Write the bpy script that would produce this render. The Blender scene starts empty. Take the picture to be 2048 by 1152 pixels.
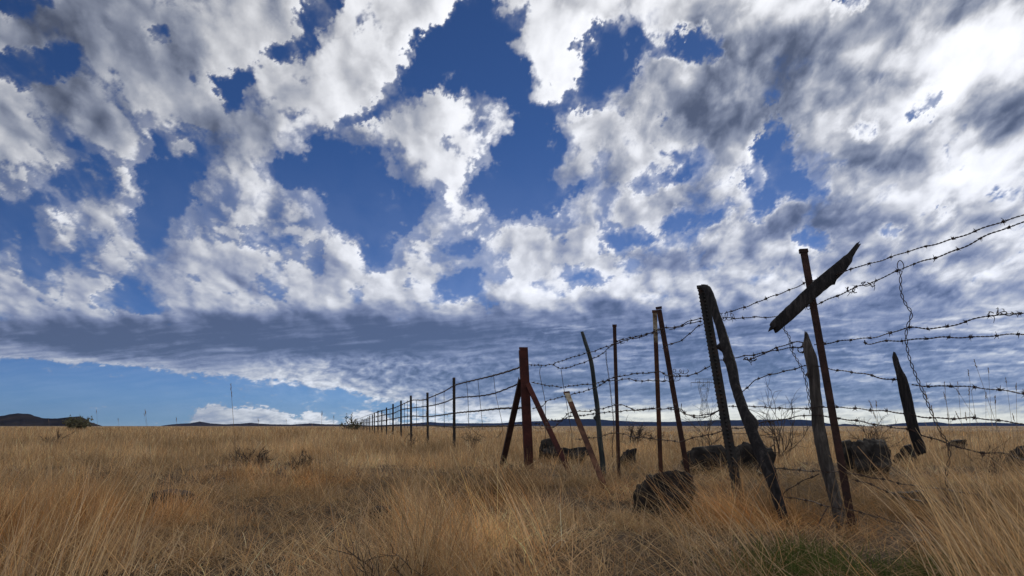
import bpy, math, random
import numpy as np
from mathutils import Vector, Matrix
R = math.radians
sc = bpy.context.scene
# ================================================================ camera, light, exposure
CAM_H = 0.48
F = 1577.0                      # focal length for a 2048-wide picture
PITCH = math.atan(276/F)
cam = bpy.data.cameras.new('camera'); cam_o = bpy.data.objects.new('camera', cam)
sc.collection.objects.link(cam_o); sc.camera = cam_o
cam_o.location = (0, 0, CAM_H); cam_o.rotation_euler = (R(90)+PITCH, 0, 0)
cam.sensor_width = 36; cam.lens = 36*F/2048; cam.clip_start = .05; cam.clip_end = 200000
SUN_AZ, SUN_EL = R(28), R(27)
w = bpy.data.worlds.new('World'); sc.world = w; w.use_nodes = True
wn = w.node_tree.nodes; bgn = wn['Background']
skyt = wn.new('ShaderNodeTexSky'); skyt.sky_type = 'NISHITA'; skyt.sun_disc = False
skyt.sun_elevation = SUN_EL; skyt.sun_rotation = SUN_AZ
skyt.air_density = .62; skyt.dust_density = .15; skyt.ozone_density = 4.0; skyt.altitude = 1400
tint = wn.new('ShaderNodeMix'); tint.data_type = 'RGBA'; tint.blend_type = 'MULTIPLY'; tint.inputs[0].default_value = 1; tint.inputs[7].default_value = (.37, .515, .71, 1)   # clear dry high-plains air
w.node_tree.links.new(skyt.outputs[0], tint.inputs[6]); w.node_tree.links.new(tint.outputs[2], bgn.inputs[0]); bgn.inputs[1].default_value = .092
sl = bpy.data.lights.new('sun', 'SUN'); so = bpy.data.objects.new('sun', sl); sc.collection.objects.link(so)
sl.energy = 5.0; sl.angle = R(9); sl.color = (1, .93, .82)
sd = Vector((math.sin(SUN_AZ)*math.cos(SUN_EL), math.cos(SUN_AZ)*math.cos(SUN_EL), math.sin(SUN_EL)))
so.rotation_euler = (-sd).to_track_quat('-Z', 'Y').to_euler()
sc.view_settings.view_transform = 'Standard'; sc.view_settings.look = 'None'
sc.view_settings.exposure = 0; sc.view_settings.gamma = 1; sc.view_settings.use_curve_mapping = False
sc.cycles.max_bounces = 6; sc.cycles.transparent_max_bounces = 8; sc.cycles.volume_bounces = 0
sc.cycles.diffuse_bounces = 3; sc.cycles.glossy_bounces = 2
sc.cycles.use_denoising = True

def P(px, py, d):               # the point seen at chart position px,py at ground distance d (used to take sizes off the photograph)
    cx = (px-1024)/F; cy = (576-py)/F
    y = math.cos(PITCH)-cy*math.sin(PITCH); z = math.sin(PITCH)+cy*math.cos(PITCH)
    k = d/y
    return Vector((cx*k, d, CAM_H+z*k))
def G(px, py):                  # the ground point seen there
    cx = (px-1024)/F; cy = (576-py)/F
    y = math.cos(PITCH)-cy*math.sin(PITCH); z = math.sin(PITCH)+cy*math.cos(PITCH)
    k = -CAM_H/z
    return Vector((cx*k, y*k, 0))
def DR(px): return 1/(.1143+.0002317*(px-1048))       # the near fence line
def DL(px): return 3262/(px-675)                      # the fence line receding to the left

# ================================================================ helpers
def tag(o, label=None, cat=None, group=None, kind=None):
    if label: o['label'] = label
    if cat: o['category'] = cat
    if group: o['group'] = group
    if kind: o['kind'] = kind
    return o
def link(name, me, mat=None, parent=None, smooth=False):
    o = bpy.data.objects.new(name, me); sc.collection.objects.link(o)
    if mat: me.materials.append(mat)
    if parent: o.parent = parent
    if smooth: me.polygons.foreach_set('use_smooth', [True]*len(me.polygons))
    return o
def empty(name, loc):
    o = bpy.data.objects.new(name, None); sc.collection.objects.link(o); o.location = loc; o.empty_display_size = .1
    return o
class MB:
    def __init__(s): s.v = []; s.f = []
    def add(s, v, f):
        n = len(s.v); s.v += [tuple(p) for p in v]; s.f += [tuple(i+n for i in q) for q in f]
    def tube(s, pts, rad, n=6, cap=True):
        pts = [Vector(p) for p in pts]; m = len(pts)
        if not hasattr(rad, '__len__'): rad = [rad]*m
        v = []; up = None
        for i in range(m):
            t = (pts[min(i+1, m-1)]-pts[max(i-1, 0)])
            t = t.normalized() if t.length > 1e-9 else Vector((0, 0, 1))
            if up is None:
                up = t.cross(Vector((0, 0, 1)) if abs(t.z) < .9 else Vector((1, 0, 0))).normalized()
            else:
                up = (up-t*up.dot(t)); up = up.normalized() if up.length > 1e-6 else t.orthogonal().normalized()
            b = t.cross(up)
            for k in range(n):
                a = 2*math.pi*k/n
                v.append(pts[i]+(up*math.cos(a)+b*math.sin(a))*rad[i])
        f = [(i*n+k, i*n+(k+1) % n, (i+1)*n+(k+1) % n, (i+1)*n+k) for i in range(m-1) for k in range(n)]
        if cap: f += [tuple(range(n-1, -1, -1)), tuple((m-1)*n+k for k in range(n))]
        s.add(v, f)
    def prism(s, prof, a, b, xdir):    # profile (x,y metres) swept from a to b, x axis along xdir
        a = Vector(a); b = Vector(b); t = (b-a).normalized(); x = Vector(xdir); x = (x-t*x.dot(t)).normalized(); y = t.cross(x)
        n = len(prof); L = (b-a).length; m = max(2, int(L/.05))
        v = [a+(b-a)*(i/(m-1))+x*p[0]+y*p[1] for i in range(m) for p in prof]
        f = [(i*n+k, i*n+(k+1) % n, (i+1)*n+(k+1) % n, (i+1)*n+k) for i in range(m-1) for k in range(n)]
        f += [tuple(range(n-1, -1, -1)), tuple((m-1)*n+k for k in range(n))]
        s.add(v, f)
    def mesh(s, name, org=(0, 0, 0)):
        me = bpy.data.meshes.new(name); o = Vector(org)
        me.from_pydata([tuple(Vector(p)-o) for p in s.v], [], s.f); me.update(); return me
    def build(s, name, mat, parent=None, org=(0, 0, 0), smooth=False):
        return link(name, s.mesh(name, org), mat, parent, smooth)

# ---------------------------------------------------------------- materials
def mat(name):
    m = bpy.data.materials.new(name); m.use_nodes = True
    return m, m.node_tree.nodes, m.node_tree.links
def noise_mat(name, cols, scale=8, rough=.85, detail=8, stretch=(1, 1, 1), bump=.3, bscale=40, spec=.3, metal=0, pos=None, bdist=.01):
    m, n, l = mat(name); b = n['Principled BSDF']
    tc = n.new('ShaderNodeTexCoord'); mp = n.new('ShaderNodeMapping'); mp.inputs['Scale'].default_value = stretch
    l.new(tc.outputs['Object'], mp.inputs[0])
    t = n.new('ShaderNodeTexNoise'); t.inputs['Scale'].default_value = scale; t.inputs['Detail'].default_value = detail; t.inputs['Roughness'].default_value = .65
    l.new(mp.outputs[0], t.inputs[0])
    r = n.new('ShaderNodeValToRGB'); cr = r.color_ramp
    pos = pos or [.3+.4*i/(len(cols)-1) for i in range(len(cols))]
    cr.elements[0].position = pos[0]; cr.elements[0].color = (*cols[0], 1)
    cr.elements[1].position = pos[-1]; cr.elements[1].color = (*cols[-1], 1)
    for c, p in list(zip(cols, pos))[1:-1]:
        e = cr.elements.new(p); e.color = (*c, 1)
    l.new(t.outputs['Fac'], r.inputs[0]); l.new(r.outputs[0], b.inputs['Base Color'])
    t2 = n.new('ShaderNodeTexNoise'); t2.inputs['Scale'].default_value = bscale; t2.inputs['Detail'].default_value = 6
    l.new(mp.outputs[0], t2.inputs[0])
    bp = n.new('ShaderNodeBump'); bp.inputs['Strength'].default_value = bump; bp.inputs['Distance'].default_value = bdist
    l.new(t2.outputs['Fac'], bp.inputs['Height']); l.new(bp.outputs[0], b.inputs['Normal'])
    b.inputs['Roughness'].default_value = rough; b.inputs['Specular IOR Level'].default_value = spec; b.inputs['Metallic'].default_value = metal
    return m
M = {}
M['rust'] = noise_mat('rusted_steel', [(.020, .011, .010), (.045, .022, .018), (.085, .040, .028)], 9, bump=.5, bscale=60)
M['rust_red'] = noise_mat('red_oxide_steel', [(.03, .011, .010), (.06, .018, .015), (.11, .032, .022)], 6, bump=.3, bscale=50)
M['pale_paint'] = noise_mat('bleached_paint_on_rust', [(.07, .035, .022), (.26, .20, .13), (.50, .45, .34)], 11, bump=.4, pos=[.38, .5, .62])
M['rust_pale'] = noise_mat('rust_with_pale_paint', [(.03, .014, .011), (.08, .034, .02), (.17, .08, .045)], 7, bump=.4, pos=[.35, .52, .66], stretch=(1, 1, .6))
M['dark_steel'] = noise_mat('dark_painted_steel', [(.012, .013, .015), (.03, .028, .026), (.07, .035, .022)], 14, rough=.65, bump=.3)
M['wire'] = noise_mat('weathered_wire', [(.02, .016, .015), (.05, .035, .03), (.10, .05, .035)], 30, rough=.6, bump=.2, metal=.3)
M['wood_dark'] = noise_mat('dark_weathered_wood', [(.006, .006, .007), (.018, .016, .017), (.06, .052, .05)], 7, stretch=(6, 6, 1), bump=.8, bscale=30, rough=.9)  # near-black base tones with a paler stretched grain
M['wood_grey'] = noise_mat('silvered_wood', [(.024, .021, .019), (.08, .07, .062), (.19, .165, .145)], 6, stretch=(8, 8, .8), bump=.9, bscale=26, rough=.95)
M['wood_green'] = noise_mat('lichen_stained_wood', [(.015, .018, .018), (.04, .05, .05), (.10, .10, .09)], 6, stretch=(6, 6, 1), bump=.7, bscale=30, rough=.9)
M['rock'] = noise_mat('dark_basalt', [(.009, .008, .007), (.026, .022, .020), (.09, .08, .068)], 7, bump=1, bscale=22, rough=.95, bdist=.02)
M['twig'] = noise_mat('bare_twig', [(.03, .022, .018), (.07, .05, .04), (.12, .09, .07)], 12, bump=.2)
M['scrub'] = noise_mat('grey_green_scrub_leaf', [(.07, .075, .04), (.14, .14, .08), (.20, .18, .11)], 3, bump=0)
M['pylon'] = noise_mat('galvanised_steel', [(.10, .11, .12), (.16, .17, .18)], .5, rough=.5, bump=0, metal=.4)

# ================================================================ noise and cloud layout
# ---------------------------------------------------------------- noise
_rs = np.random.RandomState(7)
_P = _rs.permutation(256).astype(np.int32); _P = np.concatenate([_P, _P, _P])
_GA = _rs.rand(256)*2*np.pi; _GX, _GY = np.cos(_GA), np.sin(_GA)
def perlin(x, y, seed=0):
    x = x+seed*37.13; y = y+seed*17.71
    xi = np.floor(x).astype(np.int64); yi = np.floor(y).astype(np.int64)
    xf = x-xi; yf = y-yi; xi &= 255; yi &= 255
    u = xf*xf*xf*(xf*(xf*6-15)+10); v = yf*yf*yf*(yf*(yf*6-15)+10)
    def g(i, j, fx, fy):
        h = _P[_P[(xi+i) & 255]+((yi+j) & 255)]
        return _GX[h]*fx+_GY[h]*fy
    a = g(0, 0, xf, yf); b = g(1, 0, xf-1, yf); c = g(0, 1, xf, yf-1); d = g(1, 1, xf-1, yf-1)
    return ((a+(b-a)*u)+((c+(d-c)*u)-(a+(b-a)*u))*v)*1.5
def fbm(x, y, octv=5, seed=0, gain=.5, ridged=False):
    s = 0; a = 1.; t = 0
    for o in range(octv):
        n = perlin(x*2.03**o, y*2.03**o, seed+o*3)
        if ridged: n = 1-2*np.abs(n)**.8      # billow
        s = s+n*a; t += a; a *= gain
    return s/t
def worley(x, y, seed=0):
    xi = np.floor(x).astype(np.int64); yi = np.floor(y).astype(np.int64); d = np.full(x.shape, 9.)
    for i in (-1, 0, 1):
        for j in (-1, 0, 1):
            h = _P[_P[(xi+i+seed) & 255]+((yi+j) & 255)]; h2 = _P[h+((xi+i+yi*3+j*3) & 255)]
            d = np.minimum(d, (xi+i+h/255.-x)**2+(yi+j+h2/255.-y)**2)
    return np.sqrt(d)
def puffs(x, y, octv=3, seed=0):     # heaped round lumps, about -1..1
    s = 0; a = 1.; t = 0
    for o in range(octv):
        s = s+a*(1-1.6*worley(x*2.1**o+o*5.3, y*2.1**o, seed+o*11)); t += a; a *= .5
    return s/t
def sstep(a, b, x):
    t = np.clip((x-a)/(b-a), 0, 1); return t*t*(3-2*t)

# ---------------------------------------------------------------- cloud layout on a chart of the sky
# chart coordinates of a direction: 1000-unit chart, azimuth to the right, height above the horizon upwards
BLUE = [ # (weight, polygon)
 (1,[(-40,-20),(50,-20),(75,12),(40,25),(-40,22)]),
 (.9,[(-40,98),(75,112),(85,125),(100,92),(140,88),(145,130),(130,150),(85,168),(60,172),(10,165),(-40,160)]),
 (.9,[(285,42),(340,48),(352,76),(310,74)]),
 (.8,[(60,208),(88,215),(82,238),(58,232)]),
 (1,[(422,158),(440,136),(500,128),(520,138),(530,150),(490,168),(480,205),(460,215),(435,210),(428,185)]),
 (1,[(595,-20),(668,-20),(655,20),(640,45),(640,62),(632,95),(600,112),(570,120),(545,118),(520,108),(500,100),(520,90),(560,92),(600,72),(602,40)]),
 (1,[(292,272),(345,254),(385,252),(445,285),(455,304),(415,315),(398,350),(385,385),(400,410),(345,422),(335,440),(340,492),(305,512),(275,500),(270,455),(262,440),(268,400),(290,365),(270,345),(275,320),(310,322),(300,300)]),
 (.7,[(118,270),(170,280),(180,300),(150,310),(125,295)]),
 (.85,[(140,330),(220,310),(230,370),(225,400),(150,395),(130,370),(60,372),(50,350),(65,335),(0,340),(-40,345),(-40,332),(20,335),(60,345),(90,380),(150,405),(180,412),(95,412),(62,440),(60,468),(90,497),(150,492),(160,470),(175,505),(150,540),(90,530),(80,560),(50,530),(40,488),(20,482),(-40,495),(-40,395),(0,380),(60,395),(95,360)]),
 (1,[(905,-20),(990,-20),(1000,45),(1050,10),(1045,60),(1038,100),(1055,130),(1062,160),(1040,190),(1060,205),(1100,212),(1133,190),(1137,160),(1170,132),(1175,60),(1200,28),(1240,60),(1252,90),(1285,100),(1268,150),(1240,190),(1200,205),(1180,225),(1130,222),(1103,235),(1108,270),(1135,285),(1125,312),(1072,345),(1128,368),(1185,352),(1160,392),(1120,420),(1070,425),(1010,445),(985,445),(970,395),(950,415),(932,408),(935,370),(965,345),(1012,335),(990,290),(1027,260),(1020,228),(1000,222),(1000,200),(960,172),(915,162),(890,185),(870,165),(840,180),(805,205),(760,225),(735,205),(770,185),(805,150),(815,120),(810,80),(840,55),(880,32),(905,30)]),
 (1,[(600,290),(650,272),(690,300),(775,318),(792,352),(830,372),(880,395),(895,415),(835,400),(775,400),(740,425),(735,450),(690,440),(665,462),(650,440),(652,400),(620,382),(570,372),(540,350),(515,345),(520,322),(550,310),(585,318)]),
 (.75,[(690,235),(745,190),(765,222),(720,242),(690,262),(640,275)]),
 (.9,[(175,468),(220,470),(225,492),(185,502)]),
 (1,[(235,543),(258,545),(305,577),(310,592),(262,602),(250,622),(222,612),(243,590)]),
 (.8,[(195,588),(230,590),(225,605),(195,600)]),
 (.8,[(378,552),(400,556),(400,568),(380,566)]),
 (1,[(458,440),(500,462),(575,472),(610,492),(645,480),(652,492),(600,500),(540,497),(480,488),(488,470)]),
 (1,[(655,438),(700,445),(745,440),(838,398),(862,425),(822,450),(790,480),(768,490),(775,520),(760,542),(740,520),(715,480),(690,470)]),
 (.7,[(880,480),(965,465),(978,500),(960,525),(925,512),(890,500)]),
 (1,[(862,540),(900,550),(962,540),(968,575),(985,615),(930,605),(890,590),(868,568)]),
 (.9,[(795,568),(825,548),(852,562),(812,578)]),
 (.7,[(692,575),(742,568),(735,588),(700,588)]),
 (1,[(990,530),(1012,532),(1008,556),(992,552)]),
 (.9,[(1128,540),(1160,543),(1215,560),(1205,572),(1140,564)]),
 (1,[(1200,480),(1240,465),(1290,462),(1300,488),(1222,497)]),
 (.9,[(1340,425),(1390,440),(1365,470),(1320,468)]),
 (1,[(1540,250),(1572,258),(1575,318),(1612,342),(1622,392),(1655,388),(1620,396),(1560,378),(1530,402),(1500,395),(1540,362),(1530,320),(1515,290)]),
 (.9,[(1458,348),(1500,338),(1508,355),(1490,374),(1465,366)]),
 (.9,[(1612,310),(1650,305),(1645,330),(1620,330)]),
 (1,[(1675,-20),(1708,-20),(1700,25),(1678,34)]),
 (.3,[(1832,235),(1850,175),(1880,150),(1900,200),(1882,222),(1850,245)]),
 (.5,[(1700,260),(1760,235),(1750,265),(1710,285)]),
 (.6,[(1575,478),(1640,470),(1630,488),(1580,492)]),
 (.5,[(1760,460),(1800,440),(1800,465)]),
 (.5,[(1350,330),(1440,310),(1440,340),(1370,350)]),
 (.6,[(1222,600),(1240,596),(1238,606)]),
 (.9,[(1190,20),(1215,40),(1260,50),(1275,62),(1345,85),(1355,55),(1395,50),(1445,65),(1445,108),(1390,104),(1340,118),(1275,105),(1255,128),(1220,110),(1200,60)]),
 (1,[(-900,712),(0,715),(150,727),(400,747),(560,766),(650,776),(700,782),(722,800),(705,822),(690,850),(690,900),(-900,900)]),
 (.7,[(60,-20),(105,-20),(95,10),(70,15)]),
 (.62,[(690,795),(760,788),(860,812),(1000,828),(1040,838),(1040,853),(690,853)]),
]
CLOUD = [ # clouds standing inside the gaps
 (1,[(332,290),(365,273),(402,290),(385,318),(350,330)]),
 (.55,[(900,90),(925,82),(938,100),(918,122)]),
 (.5,[(853,78),(868,80),(866,98)]),
 (1,[(1205,20),(1260,-10),(1270,30),(1240,45),(1215,40)]),
 (1,[(1275,28),(1305,30),(1302,70),(1280,60)]),
 (.8,[(1240,55),(1275,68),(1280,100),(1255,95)]),
 (.8,[(1322,58),(1350,66),(1345,85),(1325,80)]),
 (.8,[(1400,68),(1440,66),(1430,82),(1402,82)]),
 (.55,[(700,362),(740,358),(738,395),(708,402)]),
 (1,[(370,862),(376,832),(384,820),(398,822),(408,810),(428,808),(440,816),(452,826),(466,816),(486,812),(500,822),(512,814),(530,812),(545,824),(560,818),(572,830),(600,832),(618,822),(634,822),(645,834),(690,842),(690,862)]),
 (.7,[(262,832),(272,824),(288,826),(288,838),(262,840)]),
 (.9,[(700,835),(722,822),(745,830),(770,838),(770,860),(690,860)]),
 (.35,[(440,805),(600,800),(640,820),(450,818)]),
 (.3,[(630,790),(700,788),(700,812),(640,812)]),
 (.8,[(240,395),(255,330),(285,360),(268,430),(232,440)]),
 (.9,[(62,418),(110,408),(165,425),(160,470),(92,490),(62,465)]),
 (.5,[(5,395),(40,380),(60,400),(25,415)]),
 (.6,[(845,395),(885,405),(870,425)]),
]
# soft shade: (x, y, rx, ry, angle deg, darkening 0..1)   negative = brighter
SHADE = [
 (60,50,200,90,0,.55),(230,60,160,110,10,.48),(330,110,90,50,10,.25),(120,230,140,60,10,.5),(200,190,130,60,0,.22),(440,250,120,50,-35,.5),(120,330,80,40,0,.12),
 (560,200,90,40,-35,.22),(470,280,90,40,-20,.15),(40,500,60,60,0,.2),(230,540,80,40,0,.2),(420,500,90,40,0,.12),
 (1570,190,230,85,-12,1.0),(1440,250,70,60,0,.3),(1470,120,120,80,20,.7),(1620,110,90,60,0,.35),(1590,60,60,40,0,.15),(1840,35,170,50,-10,.8),(1780,170,70,40,-20,.3),(1920,10,120,40,0,.4),
 (1800,290,130,60,-25,.75),(1830,330,90,40,-10,.35),(1990,210,85,65,-10,.75),(1970,260,60,30,0,.3),(1610,432,120,40,0,.85),(1380,385,90,30,-5,.38),(1400,460,120,30,0,.35),(1640,340,40,25,0,.1),
 (1480,520,160,30,0,.42),(1720,500,150,40,-15,.35),(1900,470,120,50,-20,.3),(1960,420,60,20,-20,.3),(1230,420,60,30,-20,.12),(1300,520,120,30,0,.3),(1080,480,70,40,-10,.16),(1240,250,60,30,10,.12),(1330,210,70,50,10,.18),
 (830,250,50,60,20,.14),(600,540,150,30,0,.22),(880,480,60,20,0,.1),(300,590,120,30,0,.12),(800,620,140,16,0,.3),(560,430,60,25,20,.2),(700,290,60,30,0,.3),
 # the long dark bank and its far end
 (80,668,230,30,3,.8),(330,695,320,30,4,.6),(520,655,320,32,3,1.1),(760,664,250,30,2,.85),(1000,668,300,46,2,1.0),(1180,650,200,40,0,.9),(1350,700,320,60,0,.95),
 (1120,745,300,40,0,.95),(1500,610,130,22,-4,.35),(1600,690,260,44,0,.75),(1850,600,160,40,-8,.55),(1900,680,240,54,0,1.0),(1650,745,420,50,0,1.0),(1950,780,220,36,0,.85),(1250,790,300,26,0,.8),(1800,800,240,18,0,.6),
 (930,760,190,44,0,.65),(700,700,200,24,2,.5),(760,740,80,16,0,.3),(1480,650,170,26,0,.5),(1700,620,120,24,-10,.4),(150,580,120,12,0,.1),(0,560,60,30,0,.2),
 # brighter
 (1760,115,70,28,-15,-.7),(1880,200,90,40,-60,-.75),(1960,120,120,50,-30,-.85),(1960,350,90,60,-30,-.7),(1580,20,110,28,15,-.55),(1660,240,160,40,-12,-.45),(1830,215,70,40,-50,-.6),
 (1420,150,50,50,0,-.35),(1100,100,60,90,0,-.2),(960,260,60,60,0,-.15),(1900,90,60,40,0,-.5),(1430,380,60,40,0,-.15),(2000,60,50,50,0,-.3),(1500,450,60,20,0,-.2),(1200,560,150,18,0,-.2),(1400,630,60,10,0,-.1),
 (650,100,130,60,-30,-.06),(480,60,90,50,0,-.06),(1050,590,160,16,0,-.2),
 (1640,825,500,14,0,-.35),(1900,660,90,7,0,-.35),(1420,470,40,10,0,-.1),(1700,640,140,10,-12,-.3),
]
VEIL = [ # small thin places (weight, x0, y0, x1, y1)
 (.7,616,268,690,328),(.5,392,202,418,216),(.5,269,220,336,254),(.5,254,261,291,276),(.8,40,496,96,568),(.7,184,580,240,624),(.8,256,596,332,624),
 (.8,460,496,476,520),(.45,630,492,650,540),(.4,570,560,600,580),(.4,100,606,120,624),(.5,1028,478,1056,488),(.8,880,484,896,506),(.4,1064,594,1100,601),(.5,1180,468,1200,512),
 (1,1350,416,1380,470),(.85,1380,424,1458,450),(.8,1508,402,1542,442),(.4,1455,452,1480,470),(.85,1572,470,1640,496),(.7,1640,466,1670,482),(.7,1768,446,1798,476),(.5,1866,408,1890,434),(.5,1925,500,1940,520),
 (.9,1523,370,1561,407),(.9,1576,355,1613,375),(.8,1617,237,1636,252),(.85,1609,373,1668,392),(1,1412,412,1460,432),(1,1345,346,1380,368),(.6,1396,295,1432,325),(.6,1501,276,1535,325),(.6,1684,243,1759,276),
 (.5,1820,210,1862,246),(.5,1872,186,1896,222),(.5,1960,366,2005,392),(.6,1863,405,1906,428),(.9,1356,136,1376,154),
 (.8,690,290,792,350),(.8,947,237,982,270),(.5,882,258,906,292),(.6,947,316,970,338),(.5,870,360,895,386),(.9,1027,5,1061,46),(.4,1109,19,1150,41),(.6,1227,203,1253,232),(.45,1285,226,1370,244),
 (.6,1188,284,1221,336),(.8,1296,338,1371,364),(.7,1268,347,1307,407),(.5,755,142,778,180),(.7,809,60,842,110),(.4,1090,150,1120,180),(.35,560,230,640,250),(.35,430,215,470,290)]
def inpoly(px, py, poly):
    c = np.zeros(px.shape, bool); n = len(poly)
    for i in range(n):
        x1, y1 = poly[i]; x2, y2 = poly[i-1]
        if y1 == y2: continue
        c ^= ((y1 > py) != (y2 > py)) & (px < (x2-x1)*(py-y1)/(y2-y1)+x1)
    return c
def blur(a, r):
    k = np.exp(-.5*(np.arange(-int(3*r), int(3*r)+1)/r)**2); k /= k.sum()
    p = len(k)//2
    a = np.apply_along_axis(lambda m: np.convolve(np.pad(m, p, 'edge'), k, 'valid'), 0, a)
    return np.apply_along_axis(lambda m: np.convolve(np.pad(m, p, 'edge'), k, 'valid'), 1, a)
_X0, _Y0, _ST = -300, -150, 4
def layout():
    gx, gy = np.meshgrid(np.arange(_X0, 2400, _ST)+.5, np.arange(_Y0, 900, _ST)+.5)
    f = np.ones(gx.shape)
    for w, p in BLUE: f = np.where(inpoly(gx, gy, p), np.minimum(f, 1-w), f)
    for w, x0, y0, x1, y1 in VEIL:
        u = ((gx-(x0+x1)/2)/(x1-x0)*2)**2+((gy-(y0+y1)/2)/(y1-y0)*2)**2
        f = f*(1-w*np.exp(-u**2*.8))
    for w, p in CLOUD: f = np.where(inpoly(gx, gy, p), np.maximum(f, w), f)
    return sstep(.28, 1.0, blur(f, 3.0)), sstep(.1, 1.0, blur(f, 7.))
def sample(g, px, py):
    x = np.clip((px-_X0)/_ST-.5, 0, g.shape[1]-1.001); y = np.clip((py-_Y0)/_ST-.5, 0, g.shape[0]-1.001)
    i = x.astype(int); j = y.astype(int); u = x-i; v = y-j
    return (g[j, i]*(1-u)+g[j, i+1]*u)*(1-v)+(g[j+1, i]*(1-u)+g[j+1, i+1]*u)*v

def clouds(px, py, el, dx, dy, SUN=(1800, 120)):
    """px,py chart position; el elevation (rad). -> rgb (linear), alpha"""
    G1, G2 = layout()
    py = np.minimum(py, 849); t = np.clip((850-py)/850, -.2, 1.6)          # height in the chart
    A = (px-930)/(78+75*np.maximum(t, 0))         # rolls fan out upwards
    B = -1.9*np.log(np.maximum(t, 0)+.13)*2.6     # and flatten to the horizon
    lo = sstep(600, 680, py+.02*(px-1000)); st = lo
    A = A*(1-.0*lo)
    wx = fbm(A*.8, B*.8, 4, 11); wy = fbm(A*.8, B*.8, 4, 12)
    A2 = A+.35*wx; B2 = B+.35*wy
    sc = 7+15*np.clip(t, 0, 1)
    w1 = fbm(A*1.4, B*1.4, 6, 1, .6); w2 = fbm(A*1.4+9, B*1.4, 6, 2, .6)
    n2w = fbm(A*5.2, B*5.2, 5, 61, .68); n2v = fbm(A*5.2, B*5.2, 5, 62, .68)
    ox = w1*sc*2.6+n2w*sc*1.5; oy = w2*sc*2.0+n2v*sc*1.3
    f = sample(G1, px+ox, py+oy); fb = sample(G2, px+ox*.6, py+oy*.6)
    n1 = fbm(A2*1.1, B2*1.1, 6, 3, .55)
    n2 = fbm(A2*4.1, B2*4.1, 5, 5, .62)
    n3 = fbm(A*11, B*11, 5, 8, .68)
    # heaped lumps, with their edges frayed by the fine noise
    PA = A*1.55+.30*w1+.10*n2; PB = B*1.55+.30*w2+.10*n3
    pf = puffs(PA, PB, 3, 2)
    e0 = np.exp(-((f-.5)/.42)**2)
    hi = 1-.55*lo
    big = (f-.5)*1.05+(fb-.5)*.35+1.15*n1*hi
    dens = big+.62*(pf+.04)*hi+.46*n2*(.4+e0)+.38*n3*(.3+e0)-.08-.12*sstep(1500, 1100, px)*(1-lo)-.36*sstep(180, 330, py)*sstep(640, 520, py)*(1-.5*sstep(1500, 1900, px))+.42*lo+.12*sstep(900, 1500, px)+.03*sstep(250, 0, py)*sstep(900, 300, px)
    sx, sy = SUN[0]-px, SUN[1]-py; sl = np.hypot(sx, sy)+1
    fs = sample(G2, px+ox*.6+sx/sl*24, py+oy*.6+sy/sl*24)
    soft = .26+(.45*sstep(-.15, .35, fbm(A*.7+3, B*.7, 3, 51))+.75*sstep(-.02, .22, fs-fb))*(1-.6*lo)   # crisp toward the sun, frayed away from it
    al = sstep(.0, soft, dens)**.9
    # thin veil round the clouds
    veil = .50*sstep(-.55, .25, big+.3*n2)*(.75+.9*n1)*sstep(.0, .35, fb)
    wisp = .5*sstep(.22, .62, fbm(A*2.6+4, B*2.6, 6, 71, .62))*sstep(.015, .12, fb)
    al = 1-(1-al)*(1-np.clip(veil, 0, .6))*(1-wisp)*(1-.10*sstep(250, 650, py))
    sx, sy = SUN[0]-px, SUN[1]-py; sl = np.hypot(sx, sy)+1
    cx, cy = sx/sl, -sy/sl
    h = .20
    pfb = puffs(PA+h*cx, PB-h*cy, 2, 2)
    n1s = fbm(A*.9+.15*wx, B*.9+.15*wy, 4, 31, .45); n1b = fbm(A*.9+.15*wx+.22*cx, B*.9+.15*wy-.22*cy, 4, 31, .45)
    fs = sample(G2, px+ox*.6+sx/sl*24, py+oy*.6+sy/sl*24)
    rel = (n1s-n1b)*.30+(puffs(PA, PB, 2, 2)-pfb)*.16+(fb-fs)*.42
    qx = 50*fbm(A*.8+7, B*.8, 5, 41, .45); qy = 40*fbm(A*.8, B*.8+7, 5, 42, .45)*(1-.75*lo)
    sh = np.zeros(px.shape)
    for x, y, rx, ry, a, d in SHADE:
        a = np.radians(a); X = px-x+qx+ox*.35; Y = py-y+qy+oy*.35*(1-lo)
        u = (X*np.cos(a)+Y*np.sin(a))/rx; v = (-X*np.sin(a)+Y*np.cos(a))/ry
        sh = sh+d*np.exp(-(u*u+v*v)**1.3*.8)
    sh = 1.15*np.tanh(sh/1.15)
    sd = np.hypot((px-SUN[0])/700, (py-SUN[1]-60)/480)
    glow = np.exp(-sd**1.5)
    streak = fbm(px/150+.5*n1+.004*py, py/9.+.012*px+.8*wx, 5, 21, .6)*.7+.5*fbm(px/260, py/24.+.3*wx, 3, 22)
    core = sstep(.0, 1.1, big+.12*pf)
    rt = sstep(850, 1450, px)*(1-lo)
    L = .80-.07*sstep(900, 0, px)+.17*glow+.10*sstep(600, 1200, px)
    L = L+.035+.02*rt-core*(.13+.24*rt)-.05*lo+rel*(1-.8*lo)*(1+.4*rt)
    L = L+(.065*pf+.05*n2+.035*n3)*(1-lo)*(1+.5*rt)+.12*n1s*(1-.5*lo)
    L = L-sh*(.40-.05*sstep(900, 500, px)*(1-lo)+.08*rt)*(1+.25*n1s)
    cu = sstep(380, 620, px)*sstep(1150, 850, px)*sstep(690, 730, py)          # small cumulus under the long bank
    cr = sstep(900, 1100, px)*lo                                             # broken lumpy cloud low on the right
    L = L+lo*streak*.34*(1-.75*cu)+cu*(.04+.34*n2+.20*pf)+cr*(.16*n2+.14*pf+.14*n1)+cr*.18*sstep(.12,.42,fbm(px/120+.3*w1, py/13.+.4*w2, 4, 77, .55))
    L = np.where(L > .82, .82+.215*(1-np.exp(-(L-.82)/.215)), L)
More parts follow.
